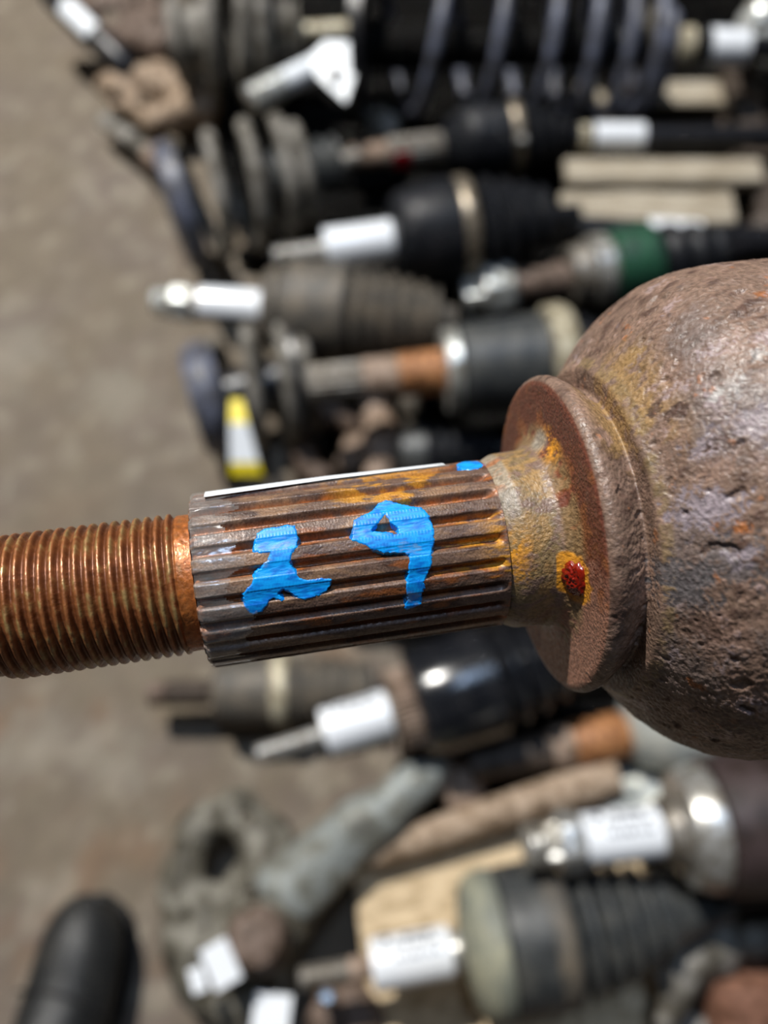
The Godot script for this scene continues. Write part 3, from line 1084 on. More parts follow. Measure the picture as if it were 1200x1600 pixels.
func heap() -> void:
	shared.shaft = lathe([Vector2(0, 0.009), Vector2(0.004, 0.0115), Vector2(0.05, 0.0115), Vector2(0.06, 0.0125), Vector2(0.85, 0.0125), Vector2(0.86, 0.0115), Vector2(0.95, 0.0115)], 20)  # plain shaft, repeated below the heap to keep the gaps dark
	for e in [Vector2(-0.2556, -1.2575), Vector2(-0.2429, -1.229), Vector2(-0.261, -1.1975), Vector2(-0.248, -1.1698), Vector2(-0.2357, -1.1441), Vector2(-0.2535, -1.1141), Vector2(-0.2394, -1.0832), Vector2(-0.227, -1.0568), Vector2(-0.2451, -1.0302), Vector2(-0.2307, -0.9991), Vector2(-0.2183, -0.9694), Vector2(-0.2365, -0.9438), Vector2(-0.2221, -0.9157), Vector2(-0.2085, -0.8842), Vector2(-0.2238, -0.856), Vector2(-0.2071, -0.8305), Vector2(-0.1926, -0.8009), Vector2(-0.2045, -0.7697), Vector2(-0.1832, -0.743), Vector2(-0.1657, -0.7167), Vector2(-0.1755, -0.6859), Vector2(-0.1452, -0.6558), Vector2(-0.1218, -0.63), Vector2(-0.1361, -0.6024), Vector2(-0.1163, -0.5709), Vector2(-0.1019, -0.5423), Vector2(-0.1167, -0.5168), Vector2(-0.0902, -0.4877), Vector2(-0.0639, -0.4563), Vector2(-0.0682, -0.4292), Vector2(-0.0539, -0.4032), Vector2(-0.048, -0.3727), Vector2(-0.0698, -0.3422), Vector2(-0.0574, -0.3162), Vector2(-0.0517, -0.289), Vector2(-0.0735, -0.2577), Vector2(-0.0349, -0.2286), Vector2(0.0156, -0.2031), Vector2(-0.002, -0.1744), Vector2(0.0124, -0.143), Vector2(0.0139, -0.1154), Vector2(0.0095, -0.0896), Vector2(0.0318, -0.0595), Vector2(0.0168, -0.0287), Vector2(-0.0234, -0.0024), Vector2(-0.0196, 0.0244), Vector2(-0.0154, 0.0556), Vector2(-0.0368, 0.0851), Vector2(-0.0231, 0.1106)]:
		var s := thing("drive_shaft", "black drive shaft added under the heap to darken its gaps", "drive shaft", Vector3(e.x, 0.0125, e.y), Vector3(e.x + 0.95, 0.0125, e.y + 0.004), 0.0125, "shafts added to darken the gaps")
		part(s, "shaft", shared.shaft, M.deep_black)
	var strut_black := thing("coil_strut", "large black coil spring strut lying across the top right of the heap", "strut", Vector3(-0.0451, 0.13, -0.8972), Vector3(0.3754, 0.13, -0.895), 0.0842)
	part(strut_black, "damper_tube", lathe([Vector2(0.006, 0.0256), Vector2(0.1202, 0.027), Vector2(0.1217, 0.0225), Vector2(0.2929, 0.0225), Vector2(0.2967, 0.0135), Vector2(0.4205, 0.0128)]), M.deep_black)
	part(strut_black, "bump_stop", bellows(0.2742, 0.3455, 0.03, 0.0225, 4, 0.16), M.rubber)
	part(strut_black, "spring_seat", lathe([Vector2(0.0045, 0.0451), Vector2(0.0075, 0.0812), Vector2(0.0195, 0.0842), Vector2(0.0241, 0.0751), Vector2(0.0263, 0.0301)]), M.paint_black)
	part(strut_black, "coil_spring", coil([Vector2(0.0241, 0.0691), Vector2(0.1127, 0.0721), Vector2(0.1788, 0.0729), Vector2(0.2374, 0.0721), Vector2(0.2824, 0.0714), Vector2(0.3215, 0.0691), Vector2(0.3545, 0.0646), Vector2(0.365, 0.0601)], 0.0075, 1.4), M.spring_blue)
	part(strut_black, "top_seat", lathe([Vector2(0.353, 0.03), Vector2(0.356, 0.0616), Vector2(0.3635, 0.0616), Vector2(0.3695, 0.0451), Vector2(0.3785, 0.0255)]), M.spring_dusty)
	part(strut_black, "bearing_ring", lathe([Vector2(0.3875, 0.0105), Vector2(0.389, 0.021), Vector2(0.404, 0.0225), Vector2(0.4085, 0.018), Vector2(0.41, 0.0105)]), M.cream, "cream ring at the end of the spring")
	part(strut_black, "paper_label", sleeve(0.425, 0.4685, 0.0203, -100, 200), M.paper)
	part(strut_black, "rod", lathe([Vector2(0.41, 0.0128), Vector2(0.4235, 0.0128), Vector2(0.425, 0.0188), Vector2(0.47, 0.0188), Vector2(0.4715, 0.012), Vector2(0.518, 0.012)]), M.paint_black)
	var bracket_top := thing("zinc_bracket", "bright silvery forged bracket in the top right corner", "bracket", Vector3(0.4595, 0.0907, -0.9404), Vector3(0.5595, 0.0907, -0.9404), 0.0)
	part(bracket_top, "casting", lump([[Vector3(-0.0212, 0.0293, 0.0186), Vector3(-0.0072, 0.0343, -0.0108), 0.0153, 0.0201], [Vector3(-0.0072, 0.0343, -0.0108), Vector3(0.0232, 0.0293, -0.0412), 0.0185, 0.0235], [Vector3(-0.0004, 0.0193, 0.0028), Vector3(0.0236, 0.0193, 0.0198), 0.014, 0.0155], [Vector3(-0.0183, 0.0243, -0.0041), Vector3(0.0073, 0.0093, 0.0257), 0.0109, 0.0093]], [[Vector3(-0.0624, 0.1093, 0.1071), Vector3(0.0568, -0.0707, -0.1429), 0.0055]], 0.004, 0.012, 0.004, 3), M.zinc)
	var pallet := thing("pallet", "weathered pale wooden pallet slats showing between the black shafts", "pallet", Vector3(0.2513, 0.026, -0.9309), Vector3(0.3513, 0.026, -0.9309))
	part(pallet, "slat", slab(Vector3(0.2381, 0.016, 0.0419), 0.003, 0.0015, 1), M.wood).position = Vector3(0.1191, 0.008, -0.0001)
	part(pallet, "slat", slab(Vector3(0.1249, 0.016, 0.0297), 0.003, 0.0015, 2), M.wood).position = Vector3(0.1633, 0.008, 0.0752)
	part(pallet, "slat", slab(Vector3(0.2289, 0.016, 0.0358), 0.003, 0.0015, 3), M.wood).position = Vector3(0.0743, 0.048, 0.1757)
	part(pallet, "slat", slab(Vector3(0.1953, 0.016, 0.0474), 0.003, 0.0015, 4), M.wood).position = Vector3(0.0489, 0.048, 0.2319)
	part(pallet, "bearer", slab(Vector3(0.035, 0.024, 0.2919), 0.003, 0.001, 7), M.dirt_and_shade_dark).position = Vector3(0.05, 0.028, 0.116)  # bearers coloured dark so the gaps between slats look shaded
	part(pallet, "bearer", slab(Vector3(0.035, 0.024, 0.2919), 0.003, 0.001, 7), M.dirt_and_shade_dark).position = Vector3(0.2, 0.028, 0.116)
	part(pallet, "bearer", slab(Vector3(0.035, 0.008, 0.2919), 0.003, 0.001, 7), M.dirt_and_shade_dark).position = Vector3(0.05, -0.004, 0.116)
	part(pallet, "bearer", slab(Vector3(0.035, 0.008, 0.2919), 0.003, 0.001, 7), M.dirt_and_shade_dark).position = Vector3(0.2, -0.004, 0.116)
	var axle_a := thing("drive_axle", "drive axle with a ribbed black boot and a dab of red paint on its stub", "drive axle", Vector3(-0.0389, 0.08, -0.7743), Vector3(0.2323, 0.08, -0.8175), 0.0455)
	part(axle_a, "threaded_end", thread(-0, 0.044, 0.0142, 0.003), M.rust_pale)
	part(axle_a, "stub", splined(0.044, 0.1157, 0.0173, 24, 0.07), M.steel_dull)
	part(axle_a, "paint_mark", sleeve(0.0485, 0.0683, 0.0179, -30, 42), M.red_paint, "dab of red paint")
	part(axle_a, "joint_housing", lathe([Vector2(0.1081, 0.0181), Vector2(0.1157, 0.0302), Vector2(0.1326, 0.0408), Vector2(0.1373, 0.0438), Vector2(0.148, 0.0453), Vector2(0.1851, 0.0454)]), M.rubber)
	part(axle_a, "boot_clamp", lathe([Vector2(0.1851, 0.0441), Vector2(0.187, 0.0455), Vector2(0.1956, 0.0455), Vector2(0.1975, 0.0441)]), M.clamp)
	part(axle_a, "clamp_ear", slab(Vector3(0.012, 0.008, 0.01), 0.002), M.steel)
	part(axle_a, "boot", bellows(0.1975, 0.2614, 0.0455, 0.0259, 4, 0.26), M.rubber)
	part(axle_a, "boot_neck", lathe([Vector2(0.2598, 0.0259), Vector2(0.2645, 0.0137), Vector2(0.2754, 0.0122)]), M.rubber)
	axle_a.get_node("clamp_ear").position += Vector3(0.1913, 0.030, 0.036)
	var shaft_a := thing("drive_shaft", "slim black drive shaft with a white label just above the pallet slats", "drive shaft", Vector3(0.2228, 0.095, -0.7903), Vector3(0.4679, 0.095, -0.7903), 0.0149)
	part(shaft_a, "shaft", lathe([Vector2(-0, 0.0119), Vector2(0.0149, 0.0126), Vector2(0.2451, 0.0126)]), M.paint_black)
	part(shaft_a, "collar", lathe([Vector2(0.003, 0.0104), Vector2(0.0045, 0.0141), Vector2(0.0149, 0.0141), Vector2(0.0163, 0.0104)]), M.cream)
	part(shaft_a, "paper_label", sleeve(0.0193, 0.0772, 0.0149, -60, 230), M.paper)
	var axle_b := thing("drive_axle", "drive axle with a shiny black boot and a bright white label on its upper spline", "drive axle", Vector3(-0.1132, 0.125, -0.5872), Vector3(0.2063, 0.125, -0.6455), 0.0542)
	part(axle_b, "threaded_end", thread(-0, 0.0559, 0.0106, 0.003), M.steel)
	part(axle_b, "stub", splined(0.0559, 0.1245, 0.0186, 26, 0.07), M.steel_dull)
	part(axle_b, "paper_label", sleeve(0.0532, 0.1232, 0.0209, -80, 220), M.paper)
	part(axle_b, "joint_housing", lathe([Vector2(0.1232, 0.0226), Vector2(0.1259, 0.0412), Vector2(0.1326, 0.0466), Vector2(0.1489, 0.0513), Vector2(0.1762, 0.0534), Vector2(0.1912, 0.0535)]), M.rubber)
	part(axle_b, "boot_clamp", lathe([Vector2(0.1912, 0.0526), Vector2(0.1935, 0.0542), Vector2(0.204, 0.0542), Vector2(0.2063, 0.0526)]), M.clamp)
	part(axle_b, "boot", bellows(0.2063, 0.2864, 0.0536, 0.0337, 4, 0.26), M.rubber)
	part(axle_b, "boot_neck", lathe([Vector2(0.285, 0.0337), Vector2(0.2905, 0.0162), Vector2(0.2975, 0.0121), Vector2(0.3247, 0.0108)]), M.rubber)
	var shaft_b := thing("drive_shaft", "black drive shaft with a white label lying along the lowest pallet slat", "drive shaft", Vector3(0.1991, 0.085, -0.6671), Vector3(0.4444, 0.085, -0.6488), 0.0128)
	part(shaft_b, "shaft", lathe([Vector2(-0, 0.0107), Vector2(0.0142, 0.0114), Vector2(0.246, 0.0113)]), M.paint_black)
	part(shaft_b, "paper_label", sleeve(0.0918, 0.1495, 0.0128, -40, 230), M.paper)
	var axle_c := thing("drive_axle", "dusty grey drive axle with a chrome nut on its stub, beside bare floor", "drive axle", Vector3(-0.2364, 0.108, -0.5446), Vector3(0.0727, 0.108, -0.5198), 0.0508)
	part(axle_c, "hub_nut", castle_nut(0.0053, 0.0412, 0.0197), M.zinc)
	part(axle_c, "threaded_end", thread(-0, 0.0199, 0.0131, 0.003), M.zinc)
	part(axle_c, "stub", splined(0.0398, 0.1152, 0.0157, 26, 0.07), M.steel_dull)
	part(axle_c, "paper_label", sleeve(0.0491, 0.1138, 0.018, 22, 200), M.paper)
	part(axle_c, "dust_shield", lathe([Vector2(0.1138, 0.0196), Vector2(0.1165, 0.0379), Vector2(0.1218, 0.0418), Vector2(0.1297, 0.0431), Vector2(0.1336, 0.0392)]), M.rubber_dusty)
	part(axle_c, "joint_housing", lathe([Vector2(0.1323, 0.0392), Vector2(0.1376, 0.0405), Vector2(0.1402, 0.0483), Vector2(0.152, 0.0503), Vector2(0.1979, 0.0508)]), M.rubber_dusty)
	part(axle_c, "boot", bellows(0.1979, 0.2919, 0.0502, 0.0325, 6, 0.22), M.rubber_dusty)
	part(axle_c, "boot_neck", lathe([Vector2(0.2906, 0.0325), Vector2(0.2958, 0.0169), Vector2(0.3101, 0.0143)]), M.rubber_dusty)
	var axle_d := thing("drive_axle", "short inner joint with a rusty splined stub between two silver rings", "drive axle", Vector3(-0.07, 0.132, -0.4296), Vector3(0.1869, 0.132, -0.4584), 0.0539)
	part(axle_d, "stub", splined(-0, 0.0498, 0.0175, 20, 0.1), M.steel_dull)
	part(axle_d, "stub_shaft", lathe([Vector2(0.0498, 0.0188), Vector2(0.0815, 0.0194), Vector2(0.0839, 0.0206)]), M.rust_pale)
	part(axle_d, "rusty_shaft", lathe([Vector2(0.0839, 0.0206), Vector2(0.1256, 0.0213), Vector2(0.128, 0.0255)]), M.rust_orange, "orange rusted stretch of the stub")
	part(axle_d, "seal_ring", lathe([Vector2(0.1268, 0.0268), Vector2(0.128, 0.0389), Vector2(0.1403, 0.0402), Vector2(0.1428, 0.0353)]), M.zinc)
	part(axle_d, "joint_housing", lathe([Vector2(0.1415, 0.0377), Vector2(0.1452, 0.0426), Vector2(0.1934, 0.0452), Vector2(0.2219, 0.0465), Vector2(0.2244, 0.0428)]), M.rubber_grey)
	part(axle_d, "clamp_ring", lathe([Vector2(0.2231, 0.0453), Vector2(0.2256, 0.0526), Vector2(0.2393, 0.0539), Vector2(0.2467, 0.0502), Vector2(0.248, 0.0367)]), M.cream)
	part(axle_d, "boot", bellows(0.2467, 0.2929, 0.0453, 0.0246, 3, 0.16), M.rubber)
	part(axle_d, "shaft", lathe([Vector2(0.2917, 0.0098), Vector2(0.4827, 0.0099)]), M.paint_black)
	var axle_e := thing("drive_axle", "drive axle with a castellated silver nut and a green painted joint", "drive axle", Vector3(0.0806, 0.095, -0.5623), Vector3(0.3657, 0.095, -0.6221), 0.0431)
	part(axle_e, "hub_nut", castle_nut(0.0014, 0.0556, 0.0269), M.zinc)
	part(axle_e, "stub", lathe([Vector2(0.0556, 0.0155), Vector2(0.0907, 0.0163), Vector2(0.116, 0.0176)]), M.rust_brown)
	part(axle_e, "collar", lathe([Vector2(0.1146, 0.0176), Vector2(0.1175, 0.0312), Vector2(0.1359, 0.034), Vector2(0.1387, 0.0299)]), M.steel_dull)
	part(axle_e, "seal_ring", lathe([Vector2(0.1373, 0.0313), Vector2(0.1401, 0.0381), Vector2(0.1558, 0.0395), Vector2(0.1615, 0.0354)]), M.steel)
	part(axle_e, "joint_housing", lathe([Vector2(0.16, 0.0354), Vector2(0.1643, 0.0409), Vector2(0.1901, 0.0431), Vector2(0.2059, 0.0424)]), M.green_paint, "green painted joint housing")
	part(axle_e, "boot", bellows(0.2059, 0.2826, 0.0411, 0.029, 3, 0.16), M.rubber)
	part(axle_e, "shaft", lathe([Vector2(0.2812, 0.0138), Vector2(0.287, 0.0103), Vector2(0.447, 0.0105)]), M.paint_black)
	var casting_right := thing("rusty_casting", "dark grey-brown cast lump beside the pallet slats at the right edge", "casting", Vector3(0.442, 0.0148, -0.6819), Vector3(0.542, 0.0148, -0.6819), 0.0)
	part(casting_right, "casting", lump([[Vector3(-0.0403, 0.0252, 0.0113), Vector3(0.0062, 0.0302, -0.0099), 0.0179, 0.0209], [Vector3(0.0116, 0.0302, -0.0186), Vector3(0.0495, 0.0302, -0.0391), 0.021, 0.0272], [Vector3(-0.0374, 0.0252, 0.0375), Vector3(0.0103, 0.0252, 0.0189), 0.0206, 0.0252]], [], 0.005, 0.02, 0.005, 3), M.dirt_and_shade_dark)
	var strut_g := thing("coil_strut", "dusty grey strut with wide mount and ribbed boot at the top of the heap", "strut", Vector3(-0.2604, 0.115, -0.924), Vector3(-0.0428, 0.115, -0.9468), 0.0742)
	part(strut_g, "top_mount", lathe([Vector2(0.0046, 0.0231), Vector2(0.0077, 0.0462), Vector2(0.0199, 0.0509), Vector2(0.023, 0.0416), Vector2(0.0261, 0.0386), Vector2(0.0522, 0.0432), Vector2(0.0568, 0.0386)]), M.spring_dusty)
	part(strut_g, "coil_spring", coil([Vector2(0.0292, 0.0648), Vector2(0.0676, 0.0664), Vector2(0.1031, 0.065), Vector2(0.1217, 0.062)], 0.0077, 2.2), M.spring_dusty)
	part(strut_g, "dust_boot", bellows(0.1062, 0.1589, 0.0387, 0.0357, 5, 0.2), M.spring_dusty)
	part(strut_g, "damper_rod", lathe([Vector2(0.1573, 0.0155), Vector2(0.1604, 0.0109), Vector2(0.2305, 0.0101)]), M.cream)
	var strut_h := thing("coil_strut", "grey coil strut with a big dark spring seat next to the tan floor", "strut", Vector3(-0.2385, 0.105, -0.6683), Vector3(-0.0289, 0.105, -0.7474), 0.0705)
	part(strut_h, "spring_seat", lathe([Vector2(0.0029, 0.0279), Vector2(0.0072, 0.0642), Vector2(0.0187, 0.0686), Vector2(0.0273, 0.0672), Vector2(0.0302, 0.0491)]), M.spring_blue)
	part(strut_h, "coil_spring", coil([Vector2(0.0273, 0.056), Vector2(0.0666, 0.0606), Vector2(0.1064, 0.0624), Vector2(0.1421, 0.0585), Vector2(0.1557, 0.0543)], 0.0081, 2), M.spring_dusty)
	part(strut_h, "dust_boot", bellows(0.1168, 0.1996, 0.0334, 0.0302, 5, 0.2), M.rubber_grey)
	part(strut_h, "damper_rod", lathe([Vector2(0.1981, 0.0158), Vector2(0.2026, 0.0108), Vector2(0.2241, 0.0108)]), M.steel_dull)
	var bracket_rusty := thing("rusty_bracket", "tan rusty bracket with two bolt holes beside the bare floor", "bracket", Vector3(-0.3001, 0.0168, -0.9223), Vector3(-0.2001, 0.0168, -0.9223), 0.0)
	part(bracket_rusty, "casting", lump([[Vector3(-0.0641, 0.0182, -0.029), Vector3(-0.0391, 0.0232, -0.0275), 0.0134, 0.0183], [Vector3(-0.0391, 0.0232, -0.0275), Vector3(0.011, 0.0282, -0.0213), 0.02, 0.0215], [Vector3(0.011, 0.0282, -0.0213), Vector3(0.076, 0.0332, 0.0308), 0.0215, 0.0193], [Vector3(-0.0397, 0.0182, -0.0078), Vector3(0.0069, 0.0182, 0.038), 0.0182, 0.0147], [Vector3(0.0069, 0.0182, 0.038), Vector3(0.0701, 0.0332, 0.0275), 0.0147, 0.021]], [[Vector3(0.0284, 0.1832, 0.1928), Vector3(-0.0621, -0.0168, -0.0504), 0.0078], [Vector3(0.0553, 0.1832, 0.2001), Vector3(-0.0263, -0.0168, -0.0407), 0.0084]], 0.004, 0.012, 0.003, 3), M.dirty_tan)
	var rod_tan := thing("track_rod", "pale dirty track rod slanting down to a small shiny bolt", "rod", Vector3(-0.366, 0.03, -0.8992), Vector3(-0.2634, 0.03, -0.8066), 0.0176)
	part(rod_tan, "rod", lathe([Vector2(0.0025, 0.0066), Vector2(0.0101, 0.0107), Vector2(0.0623, 0.0121), Vector2(0.1048, 0.0136), Vector2(0.1263, 0.0127), Vector2(0.1358, 0.0071)]), M.spring_dusty)
	part(rod_tan, "ball_joint", lathe([Vector2(0.0952, 0.0064), Vector2(0.1, 0.016), Vector2(0.1168, 0.0176), Vector2(0.131, 0.0111), Vector2(0.1358, 0.0048)]), M.rust_pale)
	var bolt_h := thing("bolt", "small shiny bolt at the foot of the dark spring seat", "bolt", Vector3(-0.246, 0.055, -0.7682), Vector3(-0.2484, 0.03, -0.7835), 0)
	part(bolt_h, "head", lathe([Vector2(-0, 0.0076), Vector2(0.0086, 0.0092), Vector2(0.0174, 0.0085)]), M.zinc)
	part(bolt_h, "shank", lathe([Vector2(0.0145, 0.0054), Vector2(0.0542, 0.0056)]), M.steel_dull)
	var damper_n := thing("shock_absorber", "black shock absorber tube with a white sticker in the top left corner", "shock absorber", Vector3(-0.4308, 0.085, -1.052), Vector3(-0.322, 0.06, -0.9434), 0.0186)
	part(damper_n, "tube", lathe([Vector2(-0.0155, 0.0117), Vector2(0.0026, 0.0166), Vector2(0.1246, 0.0172), Vector2(0.1446, 0.0155), Vector2(0.157, 0.0073)]), M.paint_black)
	part(damper_n, "sticker", sleeve(0.0334, 0.0894, 0.0186, 35, 110), M.paper_blank)
	var damper_n2 := thing("damper_rod", "thin purplish rod lying along the black shock absorber tube", "rod", Vector3(-0.4423, 0.02, -1.0755), Vector3(-0.3572, 0.02, -0.9664), 0.01)
	part(damper_n2, "rod", lathe([Vector2(0.084, 0.0069), Vector2(0.0919, 0.0095), Vector2(0.1911, 0.01), Vector2(0.2058, 0.0067)]), M.rust_purple)
	var knuckle_brown := thing("rusty_knuckle", "brown rusty knuckle behind the black shock absorber tube", "knuckle", Vector3(-0.3495, 0.029, -1.047), Vector3(-0.2495, 0.029, -1.047), 0.0)
	part(knuckle_brown, "casting", lump([[Vector3(-0.0787, 0.021, -0.0619), Vector3(-0.0255, 0.031, -0.0148), 0.021, 0.0187], [Vector3(-0.0255, 0.031, -0.0148), Vector3(0.0454, 0.041, -0.0131), 0.0187, 0.0203], [Vector3(-0.0117, 0.021, 0.0154), Vector3(0.0594, 0.031, 0.0596), 0.0153, 0.0166], [Vector3(0.0168, 0.031, 0.0167), Vector3(0.0686, 0.041, 0.0306), 0.0135, 0.0216], [Vector3(-0.0401, 0.021, -0.0356), Vector3(-0.0088, 0.021, 0.0179), 0.0121, 0.0119]], [[Vector3(0.0567, 0.171, 0.1974), Vector3(-0.041, -0.029, -0.0858), 0.0089]], 0.005, 0.014, 0.004, 3), M.rust_brown)
	var stub_o := thing("stub_axle", "bright plated stub shaft with a white label and a folded white tag", "stub axle", Vector3(-0.1522, 0.135, -0.8005), Vector3(-0.0591, 0.135, -0.8689), 0.0159)
	part(stub_o, "threaded_end", thread(0.0017, 0.0447, 0.0159, 0.004), M.zinc)
	part(stub_o, "shaft", lathe([Vector2(0.043, 0.0145), Vector2(0.0464, 0.0109), Vector2(0.1155, 0.0111)]), M.zinc)
	part(stub_o, "paper_label", sleeve(0.0464, 0.102, 0.0132, -60, 200), M.paper_blank)
	var tag_o := thing("paper_tag", "folded white paper tag with a hole, tied to the plated stub shaft", "tag", Vector3(-0.0553, 0.155, -0.8337), Vector3(0.0447, 0.155, -0.8337))
	part(tag_o, "sheet", sheet([Vector3(-0.0266, 0, -0.0153), Vector3(-0.011, 0.005, -0.0317), Vector3(0.021, 0.01, -0.0229), Vector3(0.024, 0, 0.0114), Vector3(0.0129, -0.01, 0.0472), Vector3(-0.0204, -0.005, 0.0112)], 0.0007), M.paper_blank)
	part(tag_o, "eyelet", lathe([Vector2(0, 0.004), Vector2(0.002, 0.007), Vector2(0.003, 0.004)], 16), M.dirt_and_shade_dark).transform = Transform3D(Basis(Vector3.UP, Vector3.LEFT, Vector3.BACK), Vector3(0.0009, 0.003, 0.0173))
	var strut_j := thing("coil_strut", "dark strut with a black spring seat and one tan coil beside the rusty stub", "strut", Vector3(-0.1977, 0.072, -0.4437), Vector3(-0.0662, 0.072, -0.4822), 0.0666)
	part(strut_j, "spring_seat", lathe([Vector2(0.0026, 0.0195), Vector2(0.0053, 0.0534), Vector2(0.0172, 0.0587), Vector2(0.0278, 0.0588), Vector2(0.0358, 0.0549), Vector2(0.0371, 0.0261)]), M.spring_blue)
	part(strut_j, "damper_tube", lathe([Vector2(0.0358, 0.0235), Vector2(0.0962, 0.025), Vector2(0.0989, 0.0198), Vector2(0.1274, 0.0198)]), M.paint_black)
	part(strut_j, "coil_spring", coil([Vector2(0.0371, 0.051), Vector2(0.0746, 0.0591), Vector2(0.107, 0.0581), Vector2(0.1233, 0.0503)], 0.0075, 2.2), M.spring_dusty)
	part(strut_j, "lower_seat", lathe([Vector2(0.1002, 0.0264), Vector2(0.103, 0.0633), Vector2(0.1138, 0.0647), Vector2(0.1206, 0.0397)]), M.paint_black)
	var tag_j := thing("paper_tag", "narrow white tag with yellow ends hanging over the dark spring seat", "tag", Vector3(-0.1296, 0.1383, -0.3715), Vector3(-0.0296, 0.1383, -0.3715))
	part(tag_j, "yellow_end", sheet([Vector3(-0.0102, 0.0117, -0.0301), Vector3(0.0003, 0.0117, -0.0301), Vector3(0.0067, 0.0084, -0.0073), Vector3(-0.0098, 0.0084, -0.0073)], 0.0006), M.paper_yellow)
	part(tag_j, "white_sheet", sheet([Vector3(-0.0098, 0.0084, -0.0073), Vector3(0.0067, 0.0084, -0.0073), Vector3(0.0158, -0.0103, 0.0228), Vector3(-0.0103, -0.0103, 0.0228)], 0.0006), M.paper_blank)
	part(tag_j, "yellow_end", sheet([Vector3(-0.0103, -0.0103, 0.0228), Vector3(0.0158, -0.0103, 0.0228), Vector3(0.0186, -0.0183, 0.0317), Vector3(-0.0106, -0.0183, 0.0317)], 0.0006), M.paper_yellow)
	var bolt_j := thing("bolt", "round shiny bolt head at the left end of the dark strut", "bolt", Vector3(-0.1953, 0.085, -0.4891), Vector3(-0.2039, 0.04, -0.5091), 0)
	part(bolt_j, "head", lathe([Vector2(-0.0036, 0.0091), Vector2(0.011, 0.0113), Vector2(0.034, 0.0109)]), M.zinc)
	part(bolt_j, "shank", lathe([Vector2(0.034, 0.0055), Vector2(0.1644, 0.0062)]), M.steel_dull)
	var block_pale := thing("rusty_casting", "pale tan cast block under the rusty splined stub", "casting", Vector3(-0.0139, 0.0139, -0.4121), Vector3(0.0861, 0.0139, -0.4121), 0.0)
	part(block_pale, "casting", lump([[Vector3(0.0037, 0.0261, -0.0448), Vector3(0.0139, 0.0361, -0.0008), 0.0162, 0.0171], [Vector3(-0.013, 0.0161, -0.0042), Vector3(-0.026, 0.0161, 0.0147), 0.0161, 0.012], [Vector3(0.0139, 0.0361, -0.0008), Vector3(0.0074, 0.0361, 0.0359), 0.0157, 0.0155]], [], 0.005, 0.014, 0.004, 3), M.rust_pale)
	var bolt_d := thing("bolt", "grey bolt standing between the pale block and the silver ring", "bolt", Vector3(0.0262, 0.07, -0.4526), Vector3(0.0264, 0.05, -0.4265), 0.0105)
	part(bolt_d, "head", lathe([Vector2(-0.0039, 0.0052), Vector2(-0.0013, 0.0098), Vector2(0.0118, 0.0105), Vector2(0.017, 0.0059)]), M.steel_dull)
	part(bolt_d, "shank", lathe([Vector2(0.0118, 0.0053), Vector2(0.0449, 0.0053)]), M.steel_dull)
	var axle_k := thing("drive_axle", "black ribbed boot half hidden behind the splined shaft with the blue digits", "drive axle", Vector3(0, 0.065, -0.3887), Vector3(0.1346, 0.065, -0.3974), 0.0294)
	part(axle_k, "joint_housing", lathe([Vector2(0.0141, 0.0128), Vector2(0.0179, 0.0255), Vector2(0.041, 0.0281)]), M.rubber_grey)
	part(axle_k, "boot", bellows(0.041, 0.1104, 0.0294, 0.0218, 5, 0.2), M.rubber)
	part(axle_k, "shaft", lathe([Vector2(0.1091, 0.0205), Vector2(0.1142, 0.009), Vector2(0.1478, 0.009)]), M.paint_black)
	var block_pink := thing("rusty_casting", "dark rusty lump between the dark strut and the pale tan block", "casting", Vector3(-0.0647, 0.0153, -0.4244), Vector3(0.0353, 0.0153, -0.4244), 0.0)
	part(block_pink, "casting", lump([[Vector3(-0.0223, 0.0147, 0.0172), Vector3(-0.001, 0.0197, 0.0443), 0.0147, 0.0131], [Vector3(-0.0039, 0.0147, -0.0386), Vector3(0.0272, 0.0147, -0.0228), 0.0137, 0.0136]], [], 0.006, 0.016, 0.005, 3), M.rust_brown)
	var axle_f := thing("drive_axle", "dull grey drive axle with a cream clamp ring lying low on the floor", "drive axle", Vector3(-0.2152, 0.042, -0.1567), Vector3(0.0234, 0.042, -0.1636), 0.0332)
	part(axle_f, "tip", lathe([Vector2(0, 0.007), Vector2(0.0023, 0.0105), Vector2(0.0151, 0.0111), Vector2(0.0186, 0.0081)]), M.rust_brown)
	part(axle_f, "threaded_end", thread(0.0186, 0.0604, 0.0122, 0.003), M.dirt_and_shade_dark)
	part(axle_f, "joint_housing", lathe([Vector2(0.0592, 0.014), Vector2(0.065, 0.0268), Vector2(0.0755, 0.0303), Vector2(0.115, 0.0315)]), M.rubber_dusty)
	part(axle_f, "boot_clamp", lathe([Vector2(0.115, 0.0322), Vector2(0.1171, 0.0332), Vector2(0.1269, 0.0332), Vector2(0.129, 0.0322)]), M.cream)
	part(axle_f, "boot", bellows(0.129, 0.2036, 0.0321, 0.0222, 6, 0.16), M.rubber_dusty)
	part(axle_f, "shaft", lathe([Vector2(0.2025, 0.021), Vector2(0.2071, 0.0088), Vector2(0.2387, 0.0088)]), M.dirt_and_shade_dark)
	var axle_g := thing("drive_axle", "drive axle with a rusty toothed ring and glossy black boot just below the held shaft", "drive axle", Vector3(-0.1021, 0.115, -0.0927), Vector3(0.1636, 0.115, -0.1758), 0.0465)
	part(axle_g, "threaded_end", thread(0.001, 0.0562, 0.0072, 0.003), M.steel)
	part(axle_g, "stub", splined(0.0551, 0.1157, 0.0166, 26, 0.07), M.steel_dull)
	part(axle_g, "paper_label", sleeve(0.0567, 0.1113, 0.0187, -90, 200), M.paper)
	part(axle_g, "sensor_ring", toothed(0.1157, 0.1332, 0.0334, 44), M.rust_pale)
